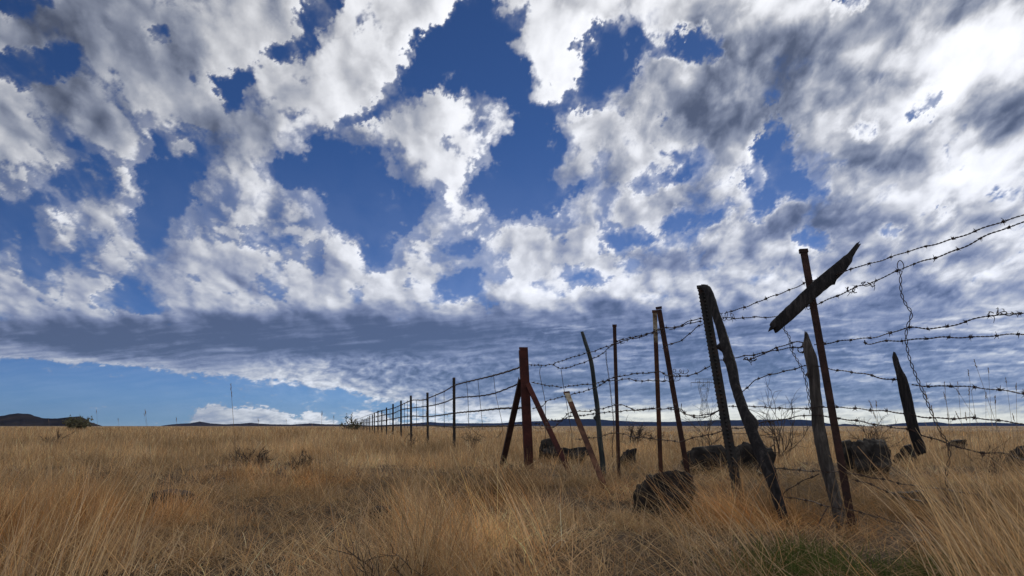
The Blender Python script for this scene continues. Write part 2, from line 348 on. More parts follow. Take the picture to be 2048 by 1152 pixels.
    L = np.clip(L, .32, 1.08)
    k = sstep(.42, .80, L)[..., None]
    w = sstep(250, 600, py)[..., None]
    dk = np.array([.94, .98, 1.07])*(1-w)+np.array([.90, .95, 1.12])*w   # display-space tint of the shaded parts
    col = dk*(1-k)+np.array([1.0, 1.0, 1.0])*k
    hz = (sstep(780, 840, py)*sstep(950, 1200, px)*sstep(.5, .8, L))[..., None]
    col = col*(1-hz)+col*hz*np.array([1.02, 1.0, .91])
    D = np.clip(L[..., None]*col, 0, 1.15)
    vl = (1-al)[..., None]                    # veil takes up the blue behind it
    D = D*(1-.15*vl)
    rgb = np.where(D <= .04045, D/12.92, ((D+.055)/1.055)**2.4)
    return rgb, al

# ================================================================ ground
def ground():
    na = 260; rs = np.concatenate([[0], np.geomspace(.25, 60, 190), np.geomspace(66, 42000, 60)])
    az = np.linspace(0, 2*np.pi, na, endpoint=False)
    Rr, A = np.meshgrid(rs[1:], az, indexing='ij')
    X = Rr*np.sin(A); Y = Rr*np.cos(A)
    Z = ground_z(X, Y)
    v = np.concatenate([[[0, 0, float(ground_z(np.array([0.]), np.array([0.]))[0])]], np.stack([X, Y, Z], -1).reshape(-1, 3)])
    f = [(0, 1+(k+1) % na, 1+k) for k in range(na)]
    for i in range(len(rs)-2):
        a = 1+i*na
        f += [(a+k, a+(k+1) % na, a+na+(k+1) % na, a+na+k) for k in range(na)]
    me = bpy.data.meshes.new('ground'); me.from_pydata(v.tolist(), [], f); me.update()
    m, n, l = mat('dry_litter_ground'); b = n['Principled BSDF']; b.inputs['Roughness'].default_value = 1; b.inputs['Specular IOR Level'].default_value = .1
    geo = n.new('ShaderNodeNewGeometry')
    t = n.new('ShaderNodeTexNoise'); t.inputs['Scale'].default_value = 14; t.inputs['Detail'].default_value = 10; t.inputs['Roughness'].default_value = .7
    l.new(geo.outputs['Position'], t.inputs[0])
    r = n.new('ShaderNodeValToRGB'); cr = r.color_ramp
    cr.elements[0].position = .36; cr.elements[0].color = (.014, .010, .008, 1)
    cr.elements[1].position = .68; cr.elements[1].color = (.16, .115, .075, 1)
    e = cr.elements.new(.5); e.color = (.06, .042, .03, 1)
    l.new(t.outputs['Fac'], r.inputs[0])
    # far field: a broad straw colour with long patches
    t2 = n.new('ShaderNodeTexNoise'); t2.inputs['Scale'].default_value = .02; t2.inputs['Detail'].default_value = 8
    l.new(geo.outputs['Position'], t2.inputs[0])
    r2 = n.new('ShaderNodeValToRGB'); cr = r2.color_ramp
    cr.elements[0].position = .35; cr.elements[0].color = (.19, .135, .085, 1); cr.elements[1].position = .65; cr.elements[1].color = (.33, .24, .15, 1)
    l.new(t2.outputs['Fac'], r2.inputs[0])
    ln = n.new('ShaderNodeVectorMath'); ln.operation = 'LENGTH'; l.new(geo.outputs['Position'], ln.inputs[0])
    mr = n.new('ShaderNodeMapRange'); mr.inputs[1].default_value = 8; mr.inputs[2].default_value = 45; l.new(ln.outputs['Value'], mr.inputs[0])
    mx = n.new('ShaderNodeMix'); mx.data_type = 'RGBA'
    l.new(mr.outputs[0], mx.inputs[0]); l.new(r.outputs[0], mx.inputs[6]); l.new(r2.outputs[0], mx.inputs[7])
    l.new(mx.outputs[2], b.inputs['Base Color'])
    bp = n.new('ShaderNodeBump'); bp.inputs['Strength'].default_value = 1; bp.inputs['Distance'].default_value = .03
    l.new(t.outputs['Fac'], bp.inputs['Height']); l.new(bp.outputs[0], b.inputs['Normal'])
    o = link('ground', me, m, smooth=True); tag(o, 'dry brown earth and straw litter under the grass', kind='structure')
def ground_z(X, Y):
    r = np.hypot(X, Y)
    return (.05*fbm(X*.45, Y*.45, 3, 60)+.02*fbm(X*2.2, Y*2.2, 3, 61))*sstep(.3, 2.5, r)*sstep(300, 60, r)
def gz(x, y): return float(ground_z(np.array([x]), np.array([y]))[0])

# ================================================================ sky dome with the cloud deck
def sky_dome():
    RD = 90000.
    # finer toward the photographed part of the sky
    az = np.unique(np.concatenate([np.linspace(-180, -48, 100), np.linspace(-48, 48, 1150), np.linspace(48, 180, 100)]))
    el = np.unique(np.concatenate([np.linspace(-2, 0, 3), np.linspace(0, 12, 200), np.linspace(12, 33, 300), np.linspace(33, 60, 60), np.linspace(60, 90, 20)]))
    A, E = np.meshgrid(np.radians(az), np.radians(el))
    dx = np.sin(A)*np.cos(E); dy = np.cos(A)*np.cos(E); dz = np.sin(E)
    # chart position of each direction (same chart the layout was measured on)
    cp, sp = math.cos(PITCH), math.sin(PITCH)
    fw = dy*cp+dz*sp; upc = dz*cp-dy*sp
    front = fw > .45
    fwc = np.maximum(fw, .45)
    px = 1024+F*np.where(front, dx/fwc, A*.9); py = 576-F*upc/fwc
    # behind and far to the side: azimuth simply goes on
    wr = sstep(.62, .48, fw)
    px = px*(1-wr)+(1024+F*A*1.0)*wr; py = py*(1-wr)+(852-F*E*.9)*wr
    rgb, al = clouds(px, py, E, dx, dy)
    n, m = A.shape
    v = np.stack([dx, dy, dz], -1).reshape(-1, 3)*RD
    i = np.arange(n*m).reshape(n, m)
    q = np.stack([i[:-1, :-1], i[1:, :-1], i[1:, 1:], i[:-1, 1:]], -1).reshape(-1, 4)
    me = bpy.data.meshes.new('sky')
    me.vertices.add(len(v)); me.vertices.foreach_set('co', v.ravel())
    me.loops.add(q.size); me.loops.foreach_set('vertex_index', q.ravel().astype(np.int32))
    me.polygons.add(len(q)); me.polygons.foreach_set('loop_start', np.arange(0, q.size, 4, dtype=np.int32)); me.polygons.foreach_set('loop_total', np.full(len(q), 4, np.int32))
    at = me.color_attributes.new('cloud', 'FLOAT_COLOR', 'POINT')
    at.data.foreach_set('color', np.concatenate([rgb, al[..., None]], -1).reshape(-1).astype(np.float32))
    me.update(); me.validate()
    mt, nn, l = mat('cloud_deck'); nn.remove(nn['Principled BSDF'])
    a = nn.new('ShaderNodeAttribute'); a.attribute_name = 'cloud'
    em = nn.new('ShaderNodeEmission'); tr = nn.new('ShaderNodeBsdfTransparent'); mx = nn.new('ShaderNodeMixShader')
    l.new(a.outputs['Color'], em.inputs[0]); 
    # thin cloud still lets a fair part of the sunlight through
    mm = nn.new('ShaderNodeMath'); mm.operation = 'MULTIPLY_ADD'; mm.inputs[1].default_value = -.72; mm.inputs[2].default_value = 1; l.new(a.outputs['Alpha'], mm.inputs[0]); l.new(mm.outputs[0], tr.inputs[0])
    ml = nn.new('ShaderNodeMath'); ml.operation = 'MULTIPLY'; l.new(a.outputs['Alpha'], ml.inputs[0]); ml.inputs[1].default_value = 1; l.new(ml.outputs[0], em.inputs[1]); mx = nn.new('ShaderNodeAddShader')
    l.new(tr.outputs[0], mx.inputs[0]); l.new(em.outputs[0], mx.inputs[1])
    l.new(mx.outputs[0], nn['Material Output'].inputs[0])
    mt.cycles.emission_sampling = 'NONE'
    o = link('sky', me, mt, smooth=True); tag(o, 'broken white and grey clouds over a deep blue sky', kind='structure')

# ================================================================ hills
def ridge(name, pts, dist, depth, m, label, seed=0, amp=1.0):
    xs = np.array([p[0] for p in pts], float); ys = np.array([p[1] for p in pts], float)
    N = int((xs[-1]-xs[0])/2.5)+2
    X = np.linspace(xs[0], xs[-1], N); Yp = np.interp(X, xs, ys)+fbm(X/23., X*0, 5, seed)*amp
    K = 14; v = []; f = []
    for i in range(N):
        p = P(X[i], Yp[i], dist); p.z = max(p.z, -5)
        for k in range(K):
            s = k/(K-1)          # 0 front foot, .5 crest, 1 back foot
            h = 1-abs(2*s-1); h = h**1.1
            bump = (fbm(np.array([X[i]/14.]), np.array([s*5.]), 4, seed+5)[0])*.35*h*(1-h)*4
            y = dist+(s-.5)*depth
            z = -8+(p.z+8)*max(0, h+bump*.3*(1 if k != K//2 else 0))
            v.append((p.x*y/dist, y, z))
    for i in range(N-1):
        for k in range(K-1): f.append((i*K+k, (i+1)*K+k, (i+1)*K+k+1, i*K+k+1))
    me = bpy.data.meshes.new(name); me.from_pydata(v, [], f); me.update()
    o = link(name, me, m, smooth=True); tag(o, label, kind='structure')
def hills():
    mh = noise_mat('scrub_hillside', [(.014, .014, .017), (.03, .027, .027), (.06, .048, .04)], .004, bump=0, spec=0)
    mf = noise_mat('far_mountain', [(.007, .010, .018), (.011, .015, .024), (.017, .02, .028)], .0012, bump=0, spec=0)  # bluish base colour carries part of the distance haze, beside the haze volume
    ridge('hills', [(-260, 844), (-160, 836), (-80, 840), (-30, 834), (10, 829), (35, 824), (60, 826), (85, 835), (115, 836), (140, 832), (158, 831), (170, 835), (180, 843), (205, 852)], 5200, 1500, mh, 'dark scrubby hills low on the left horizon', 3, 1.6)
    ridge('hills', [(300, 856), (330, 850), (355, 847), (380, 846), (400, 842), (420, 846), (445, 848), (480, 847), (500, 845), (540, 848), (580, 849), (620, 846), (650, 848), (700, 849), (760, 852), (800, 856)], 13000, 3000, mh, 'low grey hills under the small cumulus clouds', 7, .8)
    ridge('hills', [(700, 853), (800, 848), (860, 843), (880, 845), (930, 846), (1000, 846), (1050, 842), (1092, 841), (1136, 836), (1193, 837), (1240, 841), (1292, 843), (1344, 843), (1386, 841), (1436, 839), (1500, 839), (1540, 838), (1600, 838), (1630, 840), (1655, 846), (1680, 850)], 24000, 5000, mf, 'long blue mesa along the horizon behind the fence', 11, .5)
    ridge('hills', [(1640, 856), (1668, 850), (1690, 847), (1712, 849), (1735, 852), (1760, 851), (1800, 846), (1840, 844), (1875, 843), (1900, 847), (1950, 845), (1980, 844), (2048, 847), (2150, 849), (2300, 853)], 24500, 5000, mf, 'blue mountains low on the right horizon', 17, .5)

# ================================================================ posts
def t_post(name, top, base, dt, db, wpx, m, label, group=None, studs=0, extra=None, turn=0., cap=None, sink=.25, pale=0):
    a = P(top[0], top[1], dt); b = P(base[0], base[1], db)
    # run the line on into the ground
    d = (b-a).normalized(); g = a+d*((gz(b.x, b.y)-a.z)/d.z); e = g+d*sink
    wdt = wpx*dt/F
    r = empty(name, g); tag(r, label, 'fence post', group)
    mb = MB(); t = .0045; w2 = wdt/2
    prof = [(-w2, -t), (w2, -t), (w2, t), (t*1.2, t), (t*1.2, wdt*.85), (-t*1.2, wdt*.85), (-t*1.2, t), (-w2, t)]
    xd = Vector((math.cos(turn), math.sin(turn), 0))
    if pale:
        pm = MB(); ap = a.lerp(g, pale); pm.prism(prof, ap, a, xd); q = pm.build('bleached_top', M['pale_paint'], r, g)
        mb.prism(prof, e, ap-d*-.0, xd)
    else: mb.prism(prof, e, a, xd)
    if studs:
        ax = (e-a); x = (xd-d*xd.dot(d)).normalized(); n = int((a-g).length/studs); y = x.cross(d)
        for i in range(n):
            c = a+d*(studs*(i+.5))-x*w2
            mb.tube([c-d*studs*.32+x*.003, c-x*.001, c+d*studs*.32+x*.003], [.003, .0052, .003], 8)
            mb.tube([c+x*w2-y*.004-d*studs*.25, c+x*w2-y*.012, c+x*w2-y*.004+d*studs*.25], [.006, .006, .006], 5)
    o = mb.build('post_shaft' if cap else 'shaft', m, r, g)
    o.matrix_parent_inverse = Matrix.Identity(4)
    if cap:     # ragged bent top
        cb = MB(); x = xd
        cb.prism([(-w2*1.25, -.006), (w2*1.25, -.006), (w2*1.2, .012), (-w2*1.1, .016)], a-d*.002, a-d*.022, x+d*.25)
        c = cb.build('bent_top', m, r, g)
    return r
def wood(name, path, m, label, seed, cat='fence post', group=None, knots=(), jag=.03, sides=18, sink=.2, into_ground=True, root=None, flat=1.0, tip=None, box=0):
    """path: (px,py,depth,width px) from top to base"""
    pts = [P(p[0], p[1], p[2]) for p in path]; rad = [p[3]*p[2]/F/2 for p in path]
    if into_ground:
        d = (pts[-1]-pts[-2]).normalized(); k = (pts[-1].z-(gz(pts[-1].x, pts[-1].y)-sink))/max(.2, -d.z)
        pts.append(pts[-1]+d*k); rad.append(rad[-1])
    seg = [0]
    for a, b in zip(pts, pts[1:]): seg.append(seg[-1]+(b-a).length)
    L = seg[-1]; n = max(8, int(L/.012))
    S = np.linspace(0, L, n)
    C = np.stack([np.interp(S, seg, [p[i] for p in pts]) for i in range(3)], -1)
    # round the corners of the path a little
    for _ in range(6): C[1:-1] = C[1:-1]*.5+.25*(C[:-2]+C[2:])
    Rd = np.interp(S, seg, rad)
    ang = np.linspace(0, 2*np.pi, sides, endpoint=False)
    SS, AA = np.meshgrid(S, ang, indexing='ij')
    gro = fbm(np.cos(AA)*3.4+seed, np.sin(AA)*3.4+SS*1.6, 6, seed, .7)
    lump = fbm(np.cos(AA)*.8+seed*3, SS*6+np.sin(AA)*.8, 4, seed+2)
    rr = Rd[:, None]*(1+.30*gro+.22*lump)
    if box: rr = rr/np.maximum(np.abs(np.cos(AA))**box+np.abs(np.sin(AA))**box, 1e-3)**(1/box)
    for (ks, ka, kh, kw) in knots:   # (distance from top, angle, height, width)
        da = np.angle(np.exp(1j*(AA-ka)))
        rr += kh*np.exp(-((SS-ks)/kw)**2-(da/.55)**2)
    V = np.zeros((n, sides, 3))
    for i in range(n):
        t = Vector(C[min(i+1, n-1)]-C[max(i-1, 0)]).normalized()
        x = (Vector((1, 0, 0))-t*t.x).normalized(); y = t.cross(x)
        for k in range(sides):
            sh = 0
            p = Vector(C[i])+x*(math.cos(ang[k])*rr[i, k])+y*(math.sin(ang[k])*rr[i, k]*flat)
            if i < 3 or (i > n-4 and not into_ground):   # splintered ends
                s = (jag*(fbm(np.array([math.cos(ang[k])*2.2+seed]), np.array([math.sin(ang[k])*2.2]), 4, seed+9)[0]))*(1 if i < 3 else -1)
                if tip and i < 3: s -= tip*max(0, math.cos(ang[k]-math.pi))*1.
                p += t*s
            V[i, k] = p
    org = pts[-1].copy() if root is None else root.location
    if into_ground and root is None: org.z = gz(org.x, org.y)
    v = V.reshape(-1, 3).tolist()+[list(C[0]+.004*(C[0]-C[1])/.012), list(C[-1])]
    f = [(i*sides+k, (i+1)*sides+k, (i+1)*sides+(k+1) % sides, i*sides+(k+1) % sides) for i in range(n-1) for k in range(sides)]
    f += [(n*sides, k, (k+1) % sides) for k in range(sides)]
    f += [(n*sides+1, (n-1)*sides+(k+1) % sides, (n-1)*sides+k) for k in range(sides)]
    me = bpy.data.meshes.new(name); me.from_pydata([tuple(Vector(q)-org) for q in v], [], f); me.update()
    o = link(name, me, m, root)
    me.polygons.foreach_set('use_smooth', [True]*len(me.polygons))
    if root is None:
        o.location = org
        tag(o, label, cat, group)
    return o

def posts():
    # corner post with its two braces
    g = P(1061, 939, 8.75); g.z = gz(g.x, g.y)
    r = empty('corner_post', g); tag(r, 'thick red-brown steel corner post with two slanting braces', 'corner post')
    a = P(1046.5, 700, 8.72); b = Vector((g.x, g.y, g.z-.3)); w2 = 17*8.75/F/2
    mb = MB(); t = .007
    prof = [(-w2, -w2), (w2, -w2), (w2, -w2+t), (-w2+t, -w2+t), (-w2+t, w2), (-w2, w2)]
    prof = [(-w2, -w2*.8), (w2, -w2*.8), (w2, w2*.8), (w2-t, w2*.8), (w2-t, -w2*.8+t), (-w2+t, -w2*.8+t), (-w2+t, w2*.8), (-w2, w2*.8)]
    mb.prism(prof, b, a, (1, .12, 0)); mb.build('upright', M['rust_red'], r, g)
    mb = MB(); mb.prism([(-w2*1.02, -.01), (w2*1.05, -.01), (w2*.9, .02), (-w2*.7, .012)], a+Vector((.0, -.03, .0)), a+Vector((.0, -.03, .028)), (1, .1, 0)); mb.build('bent_cap', M['rust_red'], r, g)
    for (tp, bs, ww, dd, mm) in (((1043, 757), (1008, 915), 11, 9.3, 'rust'), ((1054, 765), (1120, 905), 9.5, 8.3, 'rust_pale')):
        p = P(tp[0], tp[1], 8.72); q = P(bs[0], bs[1], dd); u = (q-p).normalized(); q = p+u*((-.12-p.z)/u.z)
        mb = MB(); h = ww*8.7/F/2; mb.prism([(-h, -h*.8), (h, -h*.8), (h, -h*.8+.006), (-h+.006, -h*.8+.006), (-h+.006, h*.8), (-h, h*.8)], q, p, (1, 0, .2))
        mb.build('brace', M['rust'] if mm == 'rust' else M['rust_red'], r, g)
    # near line, left to right
    wood('leaning_stick_post', [(1164, 664, 7.25, 6), (1172, 690, 7.22, 7.5), (1182, 720, 7.2, 8), (1188, 765, 7.2, 8.5), (1194, 810, 7.2, 9.5), (1198, 860, 7.2, 10), (1205, 925, 7.2, 11), (1207, 958, 7.2, 11)],
         M['wood_green'], 'thin bent dark stick post between the corner post and the slim rusty post', 21, knots=[(.80, math.pi, .028, .016)], jag=.01)
    t_post('steel_post', (1229, 654), (1238, 960), 6.75, 6.75, 7, M['rust'], 'slim upright rusty steel post right of the bent stick post', cap=True)
    t_post('steel_post', (1309.5, 626), (1322, 955), 5.95, 5.95, 8.5, M['rust_pale'], 'upright rusty post with whitish top, left one of the touching pair', cap=True, pale=.17)
    t_post('steel_post', (1318, 619), (1376, 950), 5.85, 5.95, 10, M['rust'], 'leaning rusty post, right one of the pair behind the boulder', cap=True)
    t_post('short_post', (1134, 787), (1216, 990), 6.6, 5.7, 10, M['rust_pale'], 'short leaning rusty post with bleached yellowish top in the open grass', sink=.15, cap=True, pale=.10)
    t_post('studded_post', (1405, 577), (1478, 1000), 4.95, 4.75, 18, M['dark_steel'], 'dark steel post with a row of studs down its left edge', studs=.024, cap=True)
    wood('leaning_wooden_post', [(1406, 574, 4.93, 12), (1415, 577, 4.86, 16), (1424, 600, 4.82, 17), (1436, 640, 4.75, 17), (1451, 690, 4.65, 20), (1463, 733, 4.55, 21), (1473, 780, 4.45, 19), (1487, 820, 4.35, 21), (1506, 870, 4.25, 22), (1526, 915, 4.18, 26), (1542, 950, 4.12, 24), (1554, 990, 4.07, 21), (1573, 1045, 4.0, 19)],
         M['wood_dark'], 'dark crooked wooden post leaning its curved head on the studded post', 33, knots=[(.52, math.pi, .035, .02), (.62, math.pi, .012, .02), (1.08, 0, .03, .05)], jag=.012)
    r = t_post('steel_post', (1608, 506), (1706, 1060), 3.95, 3.78, 14, M['rust'], 'tall rusty steel post carrying a diagonal broken board', cap=True)
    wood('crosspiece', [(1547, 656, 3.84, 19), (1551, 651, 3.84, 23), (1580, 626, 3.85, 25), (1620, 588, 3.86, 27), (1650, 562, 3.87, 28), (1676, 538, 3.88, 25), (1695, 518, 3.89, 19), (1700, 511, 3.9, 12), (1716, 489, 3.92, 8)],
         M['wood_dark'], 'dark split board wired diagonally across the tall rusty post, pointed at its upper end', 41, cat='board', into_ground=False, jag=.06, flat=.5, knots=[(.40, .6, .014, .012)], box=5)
    wood('weathered_post', [(1613, 668, 4.05, 6), (1614, 678, 4.05, 10), (1614, 690, 4.05, 15), (1617, 700, 4.05, 18), (1621, 712, 4.05, 21), (1628, 750, 4.05, 20), (1632, 800, 4.05, 20), (1636, 850, 4.05, 21), (1646, 900, 4.02, 22), (1658, 950, 4.0, 22), (1676, 1020, 3.95, 20)],
         M['wood_grey'], 'grey weathered wooden post with a pointed broken top beside the tall rusty post', 52, knots=[(.21, math.pi, .016, .012), (.05, math.pi, .008, .01)], jag=.05, box=3.5)
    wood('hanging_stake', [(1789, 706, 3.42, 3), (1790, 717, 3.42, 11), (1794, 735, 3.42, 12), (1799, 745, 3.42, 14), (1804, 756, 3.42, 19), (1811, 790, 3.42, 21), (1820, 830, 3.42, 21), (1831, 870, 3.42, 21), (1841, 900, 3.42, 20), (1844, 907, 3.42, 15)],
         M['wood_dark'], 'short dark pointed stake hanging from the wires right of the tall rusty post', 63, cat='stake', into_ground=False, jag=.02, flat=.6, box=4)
    # the line receding to the left
    X = [(908, 755), (855, 785), (821.7, 791), (802, 801), (786, 808), (773, 815), (763.7, 821), (756, 821), (748.8, 825), (745, 829), (739.4, 831.5), (736, 834), (732.7, 837), (729.7, 838.5), (726.8, 840), (724, 841), (720, 842), (716, 843.2), (712, 844.5)]
    near = ['nearest and tallest dark steel post left of the red corner post', 'second dark steel post left of the red corner post, studded', 'third dark steel post left of the red corner post']
    for i, (x, y) in enumerate(X):
        d = DL(x); lab = near[i] if i < 3 else 'fourth dark steel post left of the red corner post, half as tall' if i == 3 else 'small dark post far down the fence line receding left of the corner post'
        t_post('line_post', (x, y), (x+(.8 if i < 3 else 0), 853+CAM_H*F/d), d, d, 5.5 if i == 0 else 4.4 if i < 3 else max(1.7, .06*F/d), M['dark_steel'], lab, None if i < 4 else 'dark steel posts far down the receding fence', studs=.05 if i < 2 else 0)

# ================================================================ wires
rnd = random.Random(5)
def smooth_path(pts, step):
    # Catmull-Rom through the points, then evenly stepped
    out = []
    n = len(pts)
    for i in range(n-1):
        p0, p1, p2, p3 = pts[max(i-1, 0)], pts[i], pts[i+1], pts[min(i+2, n-1)]
        m = max(2, int((p2-p1).length/step*2))
        for k in range(m):
            t = k/m; out.append(.5*((2*p1)+(p2-p0)*t+(2*p0-5*p1+4*p2-p3)*t*t+(3*p1-p0-3*p2+p3)*t**3))
    out.append(pts[-1])
    res = [out[0]]; acc = 0
    for a, b in zip(out, out[1:]):
        L = (b-a).length; pos = 0
        while acc+L-pos >= step and L > 0:
            pos += step-acc; acc = 0; res.append(a.lerp(b, pos/L))
        acc += L-pos
    return res
def barb_mesh(seed):
    r = random.Random(seed); mb = MB()
    hel = [Vector((-.006+.012*i/14, .0042*math.cos(i*.95), .0042*math.sin(i*.95))) for i in range(15)]
    mb.tube(hel, .0014, 5)
    for s in range(4):
        a = r.uniform(0, 6.28); L = r.uniform(.011, .018)
        d = Vector((r.uniform(-.5, .5), math.cos(a), math.sin(a))).normalized()
        mb.tube([d*.002+Vector((r.uniform(-.005, .005), 0, 0)), d*L], [.0015, .0006], 4)
    return mb.mesh('barb')
BARBS = None
def barbed(pts, label, group=None, dfun=DR, off=0, seed=0, jit=1.0, thick=1.0, name='barbed_wire', barbs=True, spacing=.115):
    global BARBS
    if BARBS is None:
        BARBS = [barb_mesh(i) for i in range(6)]
        for b in BARBS: b.materials.append(M['wire'])
    r = random.Random(seed+int(pts[0][0]))
    W = [P(p[0], p[1], (p[2] if len(p) > 2 else dfun(p[0]))+off) for p in pts]
    dist = W[0].y; st = .009 if dist < 9 else .03
    C = smooth_path(W, st)
    # kinks of an old wire
    ph = [r.uniform(0, 6.28) for _ in range(4)]
    for i, c in enumerate(C):
        s = i*st; c.z += jit*(.0022*math.sin(s*17+ph[0])+.0018*math.sin(s*41+ph[1])); c.y += jit*.003*math.sin(s*13+ph[2])
    o = empty(name, C[0]); tag(o, label, 'barbed wire' if barbs else 'wire', group)
    mb = MB(); pitch = .042
    md = sum(p.y for p in W)/len(W)
    tr = (.00155+.00012*max(0, md-3))*thick; hr = tr*1.15
    for q in (0, 1):
        pp = []
        for i, c in enumerate(C):
            t = (C[min(i+1, len(C)-1)]-C[max(i-1, 0)]).normalized(); u = t.cross(Vector((0, 1, 0)));
            u = u.normalized() if u.length > .05 else Vector((1, 0, 0)); v = t.cross(u)
            a = 2*math.pi*i*st/pitch+q*math.pi
            pp.append(c+(u*math.cos(a)+v*math.sin(a))*hr)
        mb.tube(pp, tr, 4)
    mb.build('strand', M['wire'], o, C[0])
    if barbs:
        s = r.uniform(.02, spacing); L = len(C)*st; k = 0
        while s < L-.01 and k < 99:
            i = int(s/st); i = min(max(i, 1), len(C)-2); t = (C[i+1]-C[i-1]).normalized()
            b = bpy.data.objects.new('barb', r.choice(BARBS)); sc.collection.objects.link(b); b.parent = o
            b.location = C[i]-C[0]; e = t.to_track_quat('X', 'Z').to_euler(); b.rotation_euler = e
            b.rotation_euler.rotate_axis('X', r.uniform(0, 6.28)); kk = r.uniform(.9, 1.25)*(1+.05*max(0, C[i].y-3)); b.scale = (kk, kk, kk)
            s += spacing*r.uniform(.8, 1.2); k += 1
    return o
def stay(pts, label, dfun=DR, off=-.02, loop=False, rad=.0019, sep=.0052, pitch=.075, group=None, end=False):
    W = [P(p[0], p[1], (p[2] if len(p) > 2 else dfun(p[0]))+off) for p in pts]
    st = .006; C = smooth_path(W, st); o = empty('twisted_wire_stay', C[0]); tag(o, label, 'wire stay', group)
    mb = MB()
    for q in (0, 1):
        pp = []
        for i, c in enumerate(C):
            t = (C[min(i+1, len(C)-1)]-C[max(i-1, 0)]).normalized(); u = t.cross(Vector((0, 1, 0))).normalized(); v = t.cross(u)
            a = 2*math.pi*i*st/pitch+q*math.pi; pp.append(c+u*math.cos(a)*sep+v*math.sin(a)*sep*.6)
        if loop and q == 0:
            c0 = C[0]; k = .0021
            lp = [c0+Vector((x*k, 0, z*k)) for x, z in ((4, 2), (6.5, 8), (6.5, 14), (4, 20), (0, 23), (-4, 20), (-6.5, 14), (-6.5, 8), (-4, 2))]
            pp = smooth_path(lp+[pp[0]], .004)+pp
        mb.tube(pp, rad, 5)
    if end:
        c = C[-1]; ring = [c+Vector((.018*math.cos(a)+.016, 0, .018*math.sin(a)-.012)) for a in np.linspace(0, 6.0, 20)]
        mb.tube(ring, rad, 5); ring = [c+Vector((.014*math.cos(a)-.012, .004, .014*math.sin(a)-.016)) for a in np.linspace(0, 6.0, 18)]; mb.tube(ring, rad, 5)
    mb.build('twisted_strands', M['wire'], o, C[0])
    return o
def tangle(cx, cy, d, rx, ry, n, label, seed, rad=.0019):
    r = random.Random(seed); c0 = P(cx, cy, d); pts = []; k = d/F
    for i in range(n):
        a = i*1.05+r.uniform(-.4, .4)
        pts.append(c0+Vector((rx*k*(-1+2*i/(n-1))+rx*k*.35*math.cos(a), r.uniform(-.02, .02)-.02, ry*k*math.sin(a)*r.uniform(.6, 1.1))))
    C = smooth_path(pts, .006); o = empty('wire_tangle', c0); tag(o, label, 'wire knot')
    mb = MB(); mb.tube(C, rad, 5)
    for j in range(max(2, n//4)):
        p = C[r.randrange(len(C))]; q = p+Vector((r.uniform(-.02, .02), r.uniform(-.01, .01), r.uniform(-.03, .03))); mb.tube([p, p.lerp(q, .5)+Vector((.004, 0, .004)), q], [rad, rad*.8, rad*.5], 4)
    mb.build('coil', M['wire'], o, c0)
def plain(pts, label, dfun=DL, rad=None, group=None, name='wire_dropper', cat='wire dropper'):
    W = [P(p[0], p[1], (p[2] if len(p) > 2 else dfun(p[0]))) for p in pts]
    C = smooth_path(W, .05); d = sum(p.y for p in W)/len(W)
    mb = MB(); mb.tube(C, rad or .0032*max(1, d/10), 5)
    o = mb.build(name, M['wire'], None, C[0]); o.location = C[0]; tag(o, label, cat, group)
